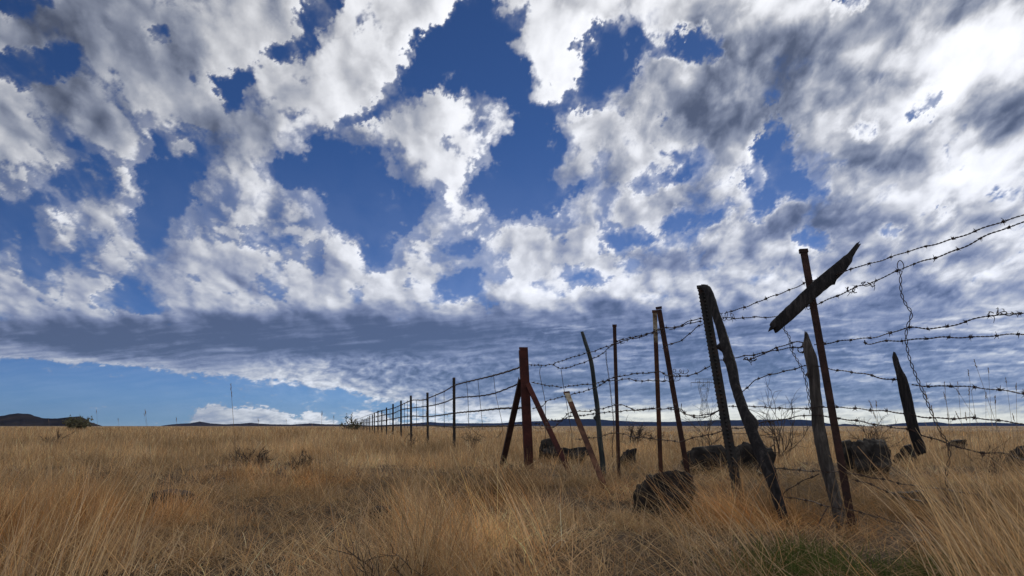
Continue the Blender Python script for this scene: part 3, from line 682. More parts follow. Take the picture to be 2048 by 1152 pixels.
def wires():
    barbed([(2190, 386), (2120, 408), (2048, 430), (2002, 445), (1952, 462), (1899, 479), (1852, 494), (1817, 503), (1780, 514), (1742, 527), (1713, 535), (1685, 545), (1650, 554), (1624, 562), (1609, 567), (1598, 572), (1567, 584), (1542, 594), (1519, 603), (1480, 617), (1448, 628)],
           'top barbed wire rising to the upper right behind the diagonal board', seed=1)
    barbed([(2190, 388), (2120, 416), (2047, 444), (1988, 464), (1930, 494), (1877, 512), (1827, 528), (1797, 542), (1769, 553), (1738, 567), (1716, 571), (1702, 580), (1685, 588), (1647, 602), (1635, 607), (1613, 614), (1590, 621), (1566, 628), (1544, 634), (1495, 635), (1482, 636), (1448, 636), (1410, 640)],
           'second barbed wire, the one that the looped stay hangs from', seed=2, off=-.01)
    barbed([(2190, 610), (2120, 616), (2048, 624), (2013, 628), (1977, 632), (1960, 636), (1924, 646), (1891, 653), (1860, 656), (1819, 656), (1785, 665), (1752, 673), (1716, 678), (1685, 682), (1647, 687), (1627, 689)],
           'barbed wire running right from the tall rusty post, knotted near the picture edge', seed=3)
    barbed([(2190, 664), (2120, 667), (2048, 669), (2002, 671), (1952, 673), (1891, 675), (1849, 678), (1808, 680), (1763, 683), (1741, 689), (1731, 688), (1729, 680)],
           'barbed wire with a hooked left end just under the knotted wire', seed=4, off=.01)
    barbed([(1610, 702), (1604, 705), (1598, 704), (1595, 698), (1602, 693), (1609, 689), (1608, 685), (1600, 683), (1591, 684), (1560, 694), (1535, 702), (1510, 709), (1480, 714), (1453, 718), (1437, 721), (1419, 733), (1401, 742), (1378, 751), (1357, 753), (1336, 750), (1319, 744), (1310, 745), (1276, 747), (1236, 753), (1216, 759), (1195, 766), (1182, 768), (1146, 771), (1128, 774), (1096, 771), (1062, 764)],
           'third wire down, sagging from the grey pointed post to the corner post', seed=5)
    barbed([(1605, 694), (1591, 695), (1555, 700), (1533, 704), (1510, 716), (1497, 719), (1485, 720)], 'short lower strand twisted beside the crooked leaning post', seed=6, off=-.01)
    barbed([(1405, 636), (1378, 643), (1357, 652), (1329, 657), (1316, 660), (1284, 671), (1260, 675), (1236, 682), (1224, 689), (1182, 704), (1146, 714), (1105, 728)], 'top wire between the studded post and the corner post, upper strand', seed=7)
    barbed([(1404, 642), (1380, 647), (1357, 654), (1338, 659)], 'short doubled strand of wire left of the studded post head', seed=8, off=-.015)
    barbed([(1314, 665), (1300, 667), (1284, 673), (1262, 678), (1240, 684), (1224, 691), (1200, 710), (1177, 721), (1146, 732), (1122, 737), (1105, 729), (1086, 731), (1057, 729)], 'sagging lower strand of the top wire next to the corner post', seed=9, off=-.015)
    barbed([(1405, 648), (1393, 655), (1378, 669), (1359, 682), (1336, 690), (1324, 698)], 'steep wire dropping from the studded post to the leaning rusty post', seed=10)
    barbed([(1333, 762), (1310, 761), (1281, 762), (1258, 758), (1236, 760), (1216, 762), (1200, 770), (1186, 777), (1143, 789), (1125, 794), (1096, 801), (1083, 813), (1065, 817)], 'fourth wire, dipping toward the foot of the corner post', seed=11, off=-.012)
    barbed([(2190, 806), (2048, 786), (2017, 782), (1951, 776), (1907, 771), (1860, 772), (1821, 771)], 'barbed wire right of the hanging stake at mid height', seed=12)
    barbed([(1796, 758), (1770, 758), (1735, 750), (1700, 743), (1656, 737), (1617, 731), (1582, 739), (1550, 748), (1515, 757), (1496, 773), (1484, 785)], 'wire bowing down from the grey pointed post onto the crooked post', seed=13)
    barbed([(2190, 862), (2048, 846), (1962, 838), (1911, 837), (1833, 832), (1762, 821), (1692, 816), (1668, 815), (1640, 813), (1598, 818), (1543, 815), (1492, 813), (1456, 812)], 'low barbed wire just above the horizon on the right', seed=14)
    barbed([(1440, 820), (1417, 828), (1393, 832), (1372, 827), (1363, 819), (1346, 816), (1323, 818), (1310, 817), (1271, 820), (1237, 823), (1200, 826), (1182, 829), (1150, 832), (1135, 834), (1118, 846), (1104, 855), (1085, 851), (1068, 846)], 'low wire looping just above the horizon between corner post and studded post', seed=15)
    barbed([(1436, 823), (1420, 831), (1394, 835), (1372, 829), (1356, 819), (1335, 818)], 'slack doubled loop of wire left of the studded post near the horizon', seed=16, off=-.02)
    barbed([(1310, 818), (1285, 819), (1268, 820), (1247, 810), (1229, 811), (1200, 818), (1180, 822), (1154, 823), (1138, 826), (1120, 841), (1094, 839)], 'upper strand of the low wire crossing the slim rusty post', seed=17, off=.012)
    barbed([(2190, 948), (2048, 918), (2009, 908), (1951, 904), (1892, 884), (1845, 871), (1813, 859), (1731, 845), (1676, 837), (1649, 831), (1617, 831), (1566, 838), (1509, 849), (1486, 855), (1460, 858), (1444, 863), (1425, 867), (1397, 874), (1380, 877), (1359, 883), (1326, 880), (1296, 876), (1265, 873), (1241, 867), (1225, 866), (1196, 874), (1150, 879)], 'long wire running along the grass tops below the horizon', seed=18)
    barbed([(1547, 937), (1600, 940), (1641, 943), (1660, 944), (1700, 945), (1731, 953), (1762, 959), (1817, 969), (1888, 980), (1960, 990)], 'wire through the grass behind the foot of the grey post', seed=19)
    barbed([(1704, 959), (1747, 971), (1790, 988), (1833, 1002), (1857, 1006), (1884, 1000), (1920, 1010)], 'drooping wire in the grass right of the tall rusty post', seed=20)
    barbed([(1637, 947), (1598, 967), (1570, 984), (1568, 992), (1609, 1000), (1656, 1012), (1715, 1024), (1751, 1033), (1790, 1043), (1833, 1057), (1872, 1071), (1927, 1082), (1980, 1090)], 'lowest wire, kinked at the crooked post and sinking into the grass', seed=21, off=-.02)
    plain([(1656, 1013, 3.7), (1646, 1030, 3.68), (1637, 1049, 3.65), (1625, 1069, 3.6)], 'broken wire end hanging into the grass between the two post feet', rad=.0028, name='loose_wire', cat='wire')
    stay([(1802, 542), (1801, 556), (1803, 587), (1812, 609), (1823, 627), (1815, 653), (1812, 675), (1817, 709), (1827, 739), (1841, 772), (1853, 802), (1866, 831), (1876, 852), (1885, 871), (1895, 884), (1899, 915), (1894, 937), (1893, 963), (1894, 997), (1897, 1033), (1898, 1065), (1902, 1076)],
         'long twisted wire stay with an open loop at its top, on the right', loop=True, end=True)
    stay([(1560, 630), (1566, 645), (1568, 658), (1579, 675), (1581, 695), (1591, 714), (1605, 739), (1610, 755), (1615, 778), (1619, 806), (1622, 830)], 'twisted wire stay hanging from under the diagonal board')
    stay([(1212, 702), (1213, 722), (1219, 763), (1224, 810), (1228, 857), (1225, 883), (1225, 915)], 'thin twisted stay just left of the slim rusty post', pitch=.06, sep=.004)
    plain([(1122, 737), (1127, 773), (1133, 805), (1138, 836), (1142, 859), (1144, 876), (1144, 925)], 'thin wire dropper behind the short leaning post', dfun=DR, rad=.0028)
    plain([(1083, 733), (1079, 742), (1083, 766), (1090, 802), (1091, 831), (1091, 885)], 'kinked thin dropper wire just right of the corner post', dfun=DR, rad=.003)
    tangle(1452, 633, DR(1450), 14, 9, 17, 'curly knot of wire where two strands meet right of the crooked post head', 3)
    tangle(1498, 719, DR(1498), 11, 4, 14, 'lump of wrapped wire right of the crooked leaning post', 4, .003)
    tangle(1700, 582, DR(1700), 9, 6, 12, 'wrapped splice on the second wire right of the diagonal board', 5, .0022)
    tangle(1732, 570, DR(1732), 13, 5, 14, 'second wrapped splice further up the second wire', 6)
    tangle(1992, 628, DR(1992), 24, 5, 20, 'loose curly knot of wire at the far right', 7)
    tangle(1343, 757, DR(1343)-.05, 14, 8, 22, 'messy coil of wire around the leaning rusty post', 8)
    tangle(1358, 744, DR(1358)-.05, 14, 6, 14, 'curled end of wire springing off the leaning rusty post', 12)
    tangle(1357, 817, DR(1357)-.05, 9, 9, 11, 'ring of wire on the leaning rusty post near the horizon', 9)
    tangle(1315, 664, DR(1315)-.05, 9, 7, 14, 'wire wrapped round the head of the touching post pair', 10)
    tangle(1620, 613, DR(1620)-.05, 11, 6, 16, 'wire binding that holds the diagonal board to its post', 11)
    tangle(1237, 684, DR(1237)-.1, 8, 5, 12, 'wire wrapped round the top of the slim rusty post', 13)
    tangle(1082, 851, DR(1082)-.1, 16, 7, 18, 'loose wire coil near the foot of the corner post', 14)
    # receding fence
    far = [(785, 1.2, .97, .72, .46), (763, 1.2, .97, .72, .46), (748, 1.2, .97, .72, .46), (736, 1.2, .97, .72, .46), (724, 1.2, .97, .72, .46), (712, 1.2, .97, .72, .46)]
    def tail(k): return [(x, 852-(h-CAM_H)*F/DL(x)) for x, h in ((r[0], r[1+k]) for r in far[1:])]
    barbed([(1039, 735), (1012, 744), (985, 751.6), (955, 759), (911, 770), (888, 783), (858.6, 795.5), (846, 800), (823, 801), (802, 810), (785, 817)]+tail(0), 'top wire of the receding fence left of the corner post', dfun=DL, seed=31, spacing=.35, thick=1.1)
    barbed([(1037, 768), (991, 786), (959, 792), (912, 796), (888, 805), (858.6, 812), (823, 816), (802, 820), (785, 827)]+tail(1), 'second wire of the receding fence left of the corner post', dfun=DL, seed=32, spacing=.35, thick=1.1)
    barbed([(1045, 816), (1001, 817), (955, 822), (911, 826), (858, 833), (823, 832), (804, 834), (785, 838)]+tail(2), 'third wire of the receding fence left of the corner post', dfun=DL, seed=33, spacing=.35, thick=1.1)
    barbed([(1045, 850), (1005, 852), (955, 853), (911, 854), (858, 851), (823, 849), (785, 851)]+tail(3), 'lowest wire of the receding fence, lying on the horizon line', dfun=DL, seed=34, spacing=.35, thick=.9)
    for k, (pp, lab) in enumerate([([(987, 748), (991, 786), (999, 822), (1005, 852), (1003, 865), (993, 876)], 'crooked dropper wire nearest the corner post in the receding fence'),
            ([(955.6, 758), (959, 792), (963, 830), (966.5, 866)], 'middle dropper wire of the first bay left of the corner post'),
            ([(933, 761), (936, 800), (938, 863)], 'dropper wire right beside the nearest dark line post'),
            ([(888, 778), (888.6, 858)], 'tall dropper wire just left of the nearest dark line post'),
            ([(871.6, 787), (870, 850)], 'dropper wire just right of the second dark line post')]):
        plain(pp, lab)
    for x, y in ((846, 796), (833, 800), (815, 801), (809, 806), (796, 812), (792, 814), (780, 818), (768, 823), (760, 827)):
        plain([(x, y), (x, 858)], 'fine dropper wire in the far bays of the receding fence', group='fine dropper wires far down the receding fence')

# ================================================================ rocks
def rock(cx, by, d, wpx, hpx, label, seed, dep=.9, group=None, cut=.15, mt='rock'):
    k = d/F; g = P(cx, by, d); z0 = gz(g.x, g.y)
    topz = P(cx, by-hpx, d).z
    g.z = z0; hw = wpx*k/2; hh = max(.05, topz-z0)
    import bmesh
    def f3(k, q): return fbm(N[:, 0]*k+seed, N[:, 1]*k, 2, seed+q, .5)+fbm(N[:, 1]*k, N[:, 2]*k+seed, 2, seed+q+1, .5)+fbm(N[:, 2]*k+seed, N[:, 0]*k, 2, seed+q+2, .5)
    bm = bmesh.new(); bmesh.ops.create_icosphere(bm, subdivisions=5, radius=1)
    V = np.array([v.co[:] for v in bm.verts]); N = V/np.linalg.norm(V, axis=1)[:, None]
    rs = np.random.RandomState(seed)
    planes = rs.normal(size=(13, 3)); planes /= np.linalg.norm(planes, axis=1)[:, None]; dd = rs.uniform(.58, .9, 13)
    r = (np.abs(N)**4).sum(1)**-.22
    for p, q in zip(planes, dd):      # facets
        c = N@p; r = np.where(c > .05, np.minimum(r, q/np.maximum(c, .05)), r)
    r = r*(1+.20*f3(1.5, 3)+.09*f3(5.5, 9))
    Q = N*r[:, None]
    for v, q in zip(bm.verts, Q): v.co = (q[0]*hw*1.12, q[1]*hw*dep*1.1, hh*(.28+.74*min(q[2], .92+.15*q[0])))
    me = bpy.data.meshes.new('rock'); bm.to_mesh(me); bm.free()
    o = link('rock', me, M[mt]); o.location = g; tag(o, label, 'rock', group)
    me.polygons.foreach_set('use_smooth', [True]*len(me.polygons))
def rocks():
    rock(1326, 1027, 4.35, 102, 88, 'large dark boulder in the grass in front of the post pair', 2, dep=.8)
    rock(1430, 948, 8.2, 112, 60, 'long dark rock lying behind the studded post', 12, dep=.6)
    rock(1500, 945, 7.9, 80, 76, 'dark humped rock behind the crooked wooden post', 5, dep=.7)
    rock(1745, 946, 8., 78, 74, 'rounded dark rock behind the fence left of the hanging stake', 7)
    rock(1704, 940, 8.6, 40, 64, 'smaller dark rock right of the tall rusty post', 15)
    rock(1812, 930, 9.5, 40, 42, 'low dark stone right behind the hanging stake', 9)
    rock(2048, 935, 9, 70, 52, 'dark stone at the far right edge beyond the wires', 10)
    rock(1258, 935, 8.8, 40, 38, 'small dark stone just right of the slim rusty post', 14)
    rock(1140, 922, 10.5, 74, 34, 'low dark stone behind the short leaning post', 16)
    rock(1095, 925, 11, 40, 50, 'small stone right beside the foot of the corner post', 17)
    rock(1827, 1010, 5.0, 70, 30, 'flat dark stone in the grass beyond the looped stay', 18)
    rock(1856, 1108, 3.1, 60, 30, 'low dark stone at the foot of the looped stay', 19)
    rock(335, 1012, 4.7, 100, 34, 'flat dark stone half buried in the matted grass on the left', 20)
    rock(765, 1045, 4.2, 60, 34, 'dark stone among the blades near the bottom centre', 22)
    rock(1908, 905, 14, 50, 26, 'distant low stone in the field on the right', 23)

# ================================================================ bare shrubs, weeds, tall stalks
def shrub(px, by, d, wpx, hpx, n, label, seed, m='twig', thin=1.0, leaves=0, name='bare_shrub', cat='shrub', flop=.5):
    r = random.Random(seed); k = d/F; g = P(px, by, d); g.z = gz(g.x, g.y); H = P(px, by-hpx, d).z-g.z; Wd = wpx*k/2
    o = empty(name, g); tag(o, label, cat)
    mb = MB(); lf = MB(); br = max(.0022, .0006*d)*thin
    def grow(p, dr, L, rad, dep):
        q = p; pts = [p]; m_ = 5
        dr = dr.normalized()
        for i in range(m_):
            dr = (dr+Vector((r.gauss(0, .16), r.gauss(0, .16), r.gauss(.02, .12)))).normalized(); q = q+dr*L/m_; pts.append(q)
        mb.tube(pts, [rad*(1-.6*i/m_) for i in range(m_+1)], 4)
        if leaves and dep <= 1:
            for _ in range(leaves):
                c = pts[r.randrange(1, len(pts))]+Vector((r.gauss(0, .05), r.gauss(0, .05), r.gauss(0, .05)))*L*2
                s = L*r.uniform(.12, .25); a = Vector((r.gauss(0, 1), r.gauss(0, 1), r.gauss(0, 1))).normalized(); b = a.orthogonal().normalized()
                lf.add([c-a*s, c+b*s*.5, c+a*s, c-b*s*.5], [(0, 1, 2, 3)])
        if dep > 0:
            for i in range(r.randint(3, 4)):
                j = r.randint(1, m_); v = Vector((r.gauss(0, 1), r.gauss(0, 1), r.gauss(.2, .7))).normalized()
                grow(pts[j], dr*.7+v*.8, L*r.uniform(.45, .7), rad*.6, dep-1)
    for i in range(n):
        a = r.uniform(0, 6.28); dr = Vector((math.cos(a)*Wd/H*r.uniform(.2, 1.1), math.sin(a)*Wd/H*.8*r.uniform(.2, 1), 1))
        grow(Vector((math.cos(a)*Wd*.15, math.sin(a)*Wd*.15, -.02)), dr, H*r.uniform(.45, .75), br*1.6, 2)
    mb.build('branches', M[m], o)
    if leaves: lf.build('foliage', M['scrub'], o)
def stalk(px, by, d, tx, ty, label, group, seed, lean=0, head=.04):
    r = random.Random(seed); b = P(px, by, d); b.z = gz(b.x, b.y)-.01; t = P(tx, ty, d+r.uniform(-.05, .05))
    o = empty('grass_stalk', (b.x, b.y, b.z+.01)); tag(o, label, 'grass stalk', group)
    mid = b.lerp(t, .5)+Vector((lean+(b.x-t.x)*.12, 0, .02)); pts = smooth_path([b, mid, t], .03)
    mb = MB(); w0 = .0009+.0001*d/3; n = len(pts); mb.tube(pts, [w0*(1.25-.7*i/n) for i in range(n)], 4); mb.build('stem', M['stem'], o, o.location)
    hb = MB(); dr = (pts[-1]-pts[-2]).normalized()
    for i in range(14):
        s = i/13; c = pts[-1]-dr*head*(1-s)+Vector((0, 0, 0)); v = Vector((r.gauss(0, 1), r.gauss(0, 1), r.gauss(0, .4))).normalized()
        L = .0045*(1-.5*s)*(1+.05*d); hb.tube([c, c+(dr*1.2+v*.6)*L*.6, c+(dr*1.3+v*.7)*L*1.3], [.0005, .0011, .0003], 4)
    hb.build('seed_head', M['stem'], o, o.location)
def plants():
    M['stem'] = noise_mat('dry_stem', [(.16, .11, .07), (.28, .2, .12), (.38, .29, .18)], 20, bump=0)
    shrub(1555, 925, 10.5, 170, 150, 11, 'wide bare twiggy shrub between the crooked post and the grey post', 3, thin=.75)
    shrub(1425, 940, 9.0, 80, 175, 5, 'tall thin bare twigs behind the studded post', 4, thin=.6)
    shrub(1752, 905, 14, 110, 80, 12, 'low bare twiggy bush over the rounded rock', 5, thin=.7)
    shrub(1268, 895, 17, 60, 62, 8, 'small bare bush on the horizon right of the slim rusty post', 6, thin=.8)
    shrub(1310, 890, 20, 60, 36, 6, 'tiny bare bush against the blue mesa', 7, thin=.8)
    shrub(702, 863, 60, 66, 28, 14, 'low green-brown bush where the far fence posts vanish', 8, thin=.5, leaves=4, name='scrub_bush')
    shrub(940, 905, 14, 46, 60, 6, 'wispy bare weed left of the crooked dropper wire', 9, thin=.5)
    shrub(505, 930, 9.5, 130, 42, 26, 'flat grey twiggy scrub patch in the grass left of centre', 10, thin=1.0, name='dead_brush')
    shrub(600, 938, 9., 80, 36, 16, 'small grey twiggy scrub patch nearer the picture centre', 11, thin=1.0, name='dead_brush')
    shrub(1030, 945, 8.2, 90, 26, 9, 'low dark dead brush left of the corner post foot', 12, thin=.9, name='dead_brush')
    shrub(100, 900, 16, 60, 40, 7, 'small dark twiggy brush near the left hills', 13, thin=.9, name='dead_brush')
    shrub(1985, 925, 7.5, 120, 54, 9, 'tangled dark dead brush beyond the wires at the right', 14, thin=.8, name='dead_brush')
    shrub(740, 1225, 2.0, 66, 215, 4, 'blackish brown dead weed standing at the bottom centre', 15, thin=1.0, name='dead_weed', cat='weed')
    shrub(820, 1215, 2.1, 60, 160, 3, 'smaller dark dead weed right of the bottom centre weed', 16, thin=.9, name='dead_weed', cat='weed')
    shrub(152, 870, 60, 70, 40, 22, 'dark leafy scrub at the right end of the left hills', 18, thin=.5, leaves=7, name='scrub_bush')
    shrub(820, 895, 16, 60, 30, 6, 'low bare brush beneath the far dark line posts', 17, thin=.6, name='dead_brush')
    stalk(474, 1110, 3.0, 461, 760, 'single tall grass stalk standing alone against the blue sky at left', None, 1, head=.05)
    st = [(2010, 1946, 714), (1962, 1936, 738), (1990, 1976, 732), (1905, 1888, 757), (1930, 1914, 752), (1945, 1938, 768), (1920, 1886, 778), (1975, 1972, 775), (2040, 2032, 760), (1990, 1912, 776), (1955, 1930, 822), (1915, 1894, 820), (1780, 1743, 738+76), (1790, 1737, 798), (1765, 1751, 791), (1900, 1848, 778), (2060, 2022, 818), (2030, 2010, 745), (1880, 1862, 800), (2075, 2044, 770), (2000, 1990, 790), (1965, 1905, 812)]
    for i, (bx, tx, ty) in enumerate(st):
        d = 2.9+.9*((i*7) % 5)/4
        by = 852+CAM_H*F/d; kx = bx+(bx-tx)*.8
        stalk(kx, by, d, tx, ty, 'thin seeding grass stalk leaning left against the clouds at the right', 'tall seeding grass stalks at the right edge', 40+i, head=.03)
    for i, (bx, tx, ty) in enumerate([(300, 290, 818), (297, 288, 826), (195, 193, 820), (355, 352, 828), (100, 97, 838), (240, 236, 836), (520, 516, 832), (640, 644, 822), (575, 572, 836), (665, 668, 826), (860, 852, 822), (905, 893, 824), (945, 930, 818)]):
        d = 5+((i*5) % 7)*.7; stalk(bx+(bx-tx)*.6, 852+CAM_H*F/d, d, tx, ty, 'fine grass stalk poking above the left and middle horizon', 'fine stalks above the horizon', 90+i, head=.03)

def pylon():
    d = 1500.; k = d/F; c = P(1411, 858, d); o = empty('electricity_pylon', (c.x, c.y, 0)); tag(o, 'distant lattice electricity pylon glimpsed left of the studded post', 'pylon')
    def Z(py): return P(1411, py, d).z
    mb = MB(); r = .38
    def W(py): return np.interp(py, [756, 775, 800, 858], [21, 19, 8, 26])*k/2
    lv = [762, 778, 800, 812, 826, 842, 862]
    for a, b in zip(lv, lv[1:]):
        for s in (-1, 1):
            for t in (-1, 1):
                dp = 6
                mb.tube([(s*W(a), t*min(dp, W(a)), Z(a)), (s*W(b), t*min(dp, W(b)), Z(b))], r, 4)
                mb.tube([(s*W(a), t*min(dp, W(a)), Z(a)), (-s*W(b), t*min(dp, W(b)), Z(b))], r*.6, 4)
        for t in (-1, 1): mb.tube([(-W(b), t*6, Z(b)), (W(b), t*6, Z(b))], r*.6, 4)
    mb.build('lattice_tower', M['pylon'], o)
    arm = MB(); arm.tube([(-25*k, 0, Z(765)), (25*k, 0, Z(765))], r*1.3, 4)
    arm.tube([(-16*k, 0, Z(758)), (16*k, 0, Z(758))], r, 4)
    for x in (-16, -8, 0, 8, 16): arm.tube([(x*k, 0, Z(758)), (x*k, 0, Z(765))], r*.6, 4)
    arm.build('crossarm', M['pylon'], o)
    for x in (-25, 0, 25):
        i_ = MB(); i_.tube([(x*k, 0, Z(765)), (x*k, 0, Z(775))], r*.8, 4); i_.build('insulator', M['pylon'], o)

# ================================================================ grass
def grass():
    rs = np.random.RandomState(11)
    # openings: matted, low places (ground x, y, rx, ry, height factor)
    opens = []
    for px, py, rx, ry, f in [(340, 1000, .35, .6, .25), (500, 1010, .3, .5, .35), (560, 1075, .22, .3, .35), (700, 1110, .25, .3, .2), (1130, 1060, .45, .5, .25), (1230, 1010, .4, .6, .3), (1180, 1110, .3, .3, .3),
                              (540, 930, .9, 1.6, .5), (1010, 935, .6, 1.2, .5), (1800, 1000, .5, .8, .35), (1750, 960, .8, 1.2, .4), (1790, 1050, .42, .5, .3), (1760, 1110, .3, .35, .35), (1640, 1010, .3, .4, .5), (1640, 1120, .4, .4, .3), (1850, 1110, .3, .3, .35), (1290, 1040, .18, .25, .3), (950, 1140, .2, .2, .6), (1450, 1120, .25, .25, .5), (400, 1120, .25, .25, .5)]:
        g = G(px, py); opens.append((g.x, g.y, rx, ry, f))
    def hmap(x, y):
        a = x/np.maximum(y, .5)
        far = sstep(5, 13, y)
        tuft = sstep(-.05, .34, fbm(x*1.5, y*1.1, 4, 70))
        h = .05+.22*tuft+.04*fbm(x*3.1, y*2.3, 3, 71)
        h = h+.16*sstep(-.42, -.6, a)*sstep(6, 2, y)+.13*np.exp(-((a+.05)/.09)**2-((y-2.9)/1.6)**2)+.10*sstep(.42, .6, a)*sstep(5, 2, y)
        h = h*(1-far)+far*(.22+.06*fbm(x*.6, y*.35, 3, 72)+.15*sstep(.0, -.3, a)*sstep(8, 25, y)+.04*sstep(-.2, 0, a))
        h = h-.05*sstep(-.02, .2, a)*sstep(4, 8, y)
        for ox, oy, rx, ry, f in opens: h = h*(1-(1-f)*np.exp(-(((x-ox)/rx)**2+((y-oy)/ry)**2)**1.3))
        return np.clip(h, .035, .46)
    verts = []; faces = []; cols = []; base = 0
    def blades(bx, by, bz, L, az, lean, curl, wd, col, segs):
        """vectorised ribbons: lean = tip offset fraction, curl bends further toward the tip"""
        nonlocal base
        n = len(bx); t = np.linspace(0, 1, segs+1)[None, :]
        hx, hy = np.cos(az)[:, None], np.sin(az)[:, None]
        th0 = lean[:, None]*.55; th = th0+(lean[:, None]*.6+curl[:, None])*t          # angle off vertical along the blade
        ds = L[:, None]/segs
        sh = np.concatenate([np.zeros((n, 1)), np.cumsum(np.sin(th[:, 1:])*ds, 1)], 1); sv = np.concatenate([np.zeros((n, 1)), np.cumsum(np.cos(th[:, 1:])*ds, 1)], 1)
        X = bx[:, None]+sh*hx; Y = by[:, None]+sh*hy; Z = bz[:, None]+np.maximum(sv, .004)
        fa = rs.uniform(0, np.pi, n)[:, None]; wx = np.cos(fa); wy = np.sin(fa)
        ww = wd[:, None]*(1-.85*t)**.7*.5
        A = np.stack([X-wx*ww, Y-wy*ww, Z], -1); B = np.stack([X+wx*ww, Y+wy*ww, Z], -1)
        V = np.stack([A, B], 2).reshape(n, -1, 3)           # n, 2(segs+1), 3
        i0 = (base+np.arange(n)*2*(segs+1))[:, None]; s = np.arange(segs)[None, :]*2
        Fc = np.stack([i0+s, i0+s+1, i0+s+3, i0+s+2], -1).reshape(-1, 4)
        c = np.repeat(col[:, None, :], 2*(segs+1), 1)
        verts.append(V.reshape(-1, 3)); faces.append(Fc); cols.append(c.reshape(-1, 3)); base += n*2*(segs+1)
    pal = np.array([(.52, .37, .21), (.60, .46, .28), (.44, .32, .205), (.34, .22, .13), (.68, .55, .38), (.48, .39, .29), (.54, .32, .15)])
    def colour(n, x, y):
        c = pal[rs.choice(len(pal), n, p=[.24, .2, .16, .1, .1, .12, .08])]*rs.uniform(.75, 1.15, n)[:, None]
        patch = fbm(x*.5, y*.3, 3, 80)
        c = c*np.clip(1+.8*patch+.55*fbm(x*1.7, y*.9, 3, 81), .35, 1.7)[:, None]
        red = .5*sstep(.1, .55, fbm(x*.9+5, y*.6, 3, 82))[:, None]
        for px, py, rx, ry in [(60, 1080, .5, 1.2), (1480, 1050, .3, .4), (1610, 1060, .3, .5), (500, 960, .4, .8), (900, 1090, .25, .4), (640, 975, .3, .6), (1900, 1060, .4, .6), (1800, 1090, .3, .4), (980, 1010, .3, .5)]:
            g = G(px, py); red = np.maximum(red, np.exp(-((x-g.x)/rx)**2-((y-g.y)/ry)**2)[:, None])
        c = c*np.array([1.08, 1.0, .88])
        return c*(1-red*.72)+c*np.array([1.2, .82, .46])*red*.72
    # clumps
    def ysample(n, a, b, K):   # density constant under 4.5 m, then ~1/y^2
        u = rs.rand(n*3); y = a*(b/a)**u
        keep = rs.rand(n*3) < np.where(y < K, (y/K)**2, 1)
        return y[keep][:n]
    def zone(nc, a, b, K, per, segs, wbase, spread=.05, side=.80):
        y = ysample(nc, a, b, K); n = len(y); x = rs.uniform(-side, side, n)*(y+.6)
        h = hmap(x, y)
        hol = fbm(x*2.3, y*1.6, 3, 90)
        q = rs.rand(n) < np.clip(.10+2.3*h-1.4*np.maximum(hol-.12, 0)*sstep(12, 5, y)*4, .03, 1); x, y, h = x[q], y[q], h[q]; n = len(x)
        a_ = x/y
        wl = np.where(a_ > .12, sstep(.12, .45, a_)*.6+.12, .15*sstep(-.1, .12, a_))*sstep(14, 5, y)+.05   # lean toward the left on the right side
        cl = rs.normal(0, .42, n)
        cx = np.repeat(x, per); cy = np.repeat(y, per); ch = np.repeat(h, per)*rs.uniform(.45, 1.15, n*per); m = n*per
        sp = spread*np.maximum(1, cy/7)
        bx = cx+rs.normal(0, 1, m)*sp; by = cy+rs.normal(0, 1, m)*sp
        # direction: outward splay plus wind
        oaz = rs.uniform(0, 2*np.pi, m); sply = np.abs(rs.normal(0, .5, m))
        vx = np.cos(oaz)*sply-np.repeat(wl, per)+np.repeat(cl, per)*.5+.10*sstep(-.1, -.5, cx/cy); vy = np.sin(oaz)*sply-.05
        lean = np.hypot(vx, vy); az = np.arctan2(vy, vx)
        lean = np.minimum(lean, 1.3); L = ch/np.cos(np.minimum(lean*.8, 1.1))**.7
        wd = wbase*np.maximum(1, cy/5.)*rs.uniform(.5, 1.3, m)*np.where(rs.rand(m) < .12, 1.9, 1)
        tone = np.repeat(rs.uniform(.45, 1.35, n), per)[:, None]*np.where(rs.rand(m) < .1, 1.35, 1)[:, None]
        bz = ground_z(bx, by)-.01
        blades(bx, by, bz, L, az, lean, rs.normal(.15, .55, m), wd, colour(m, bx, by)*tone, segs)
    zone(1900, .95, 6, 4, 60, 5, .0019)
    zone(9500, 3, 18, 5, 26, 3, .0019)
    zone(14000, 10, 60, 5, 12, 2, .002, .06)
    zone(9500, 40, 420, 5, 8, 1, .0022, .07)
    # litter: flattened straw
    def litter(n, a, b, K, L0, w0, hh):
        y = ysample(n, a, b, K); n = len(y); x = rs.uniform(-.8, .8, n)*(y+.5)
        hol = fbm(x*2.3, y*1.6, 3, 90); kp = rs.rand(n) < np.clip(.75-2.2*(hol-.03), .05, 1); x, y = x[kp], y[kp]; n = len(x)
        L = L0*rs.uniform(.4, 1.3, n); az = rs.uniform(0, 2*np.pi, n)
        h = hmap(x, y)
        blades(x, y, ground_z(x, y)+rs.uniform(0, hh, n)*np.clip(h/.3, .5, 1), L, az, rs.uniform(1.1, 1.72, n), rs.normal(0, .35, n), w0*np.maximum(1, y/5)*rs.uniform(.7, 1.5, n), colour(n, x, y)*(rs.uniform(.45, 1.1, n)+.75*(rs.rand(n) < .10))[:, None], 3)
    litter(95000, .95, 7, 4.5, .16, .0022, .08)
    litter(60000, 5, 30, 6, .22, .0022, .12)
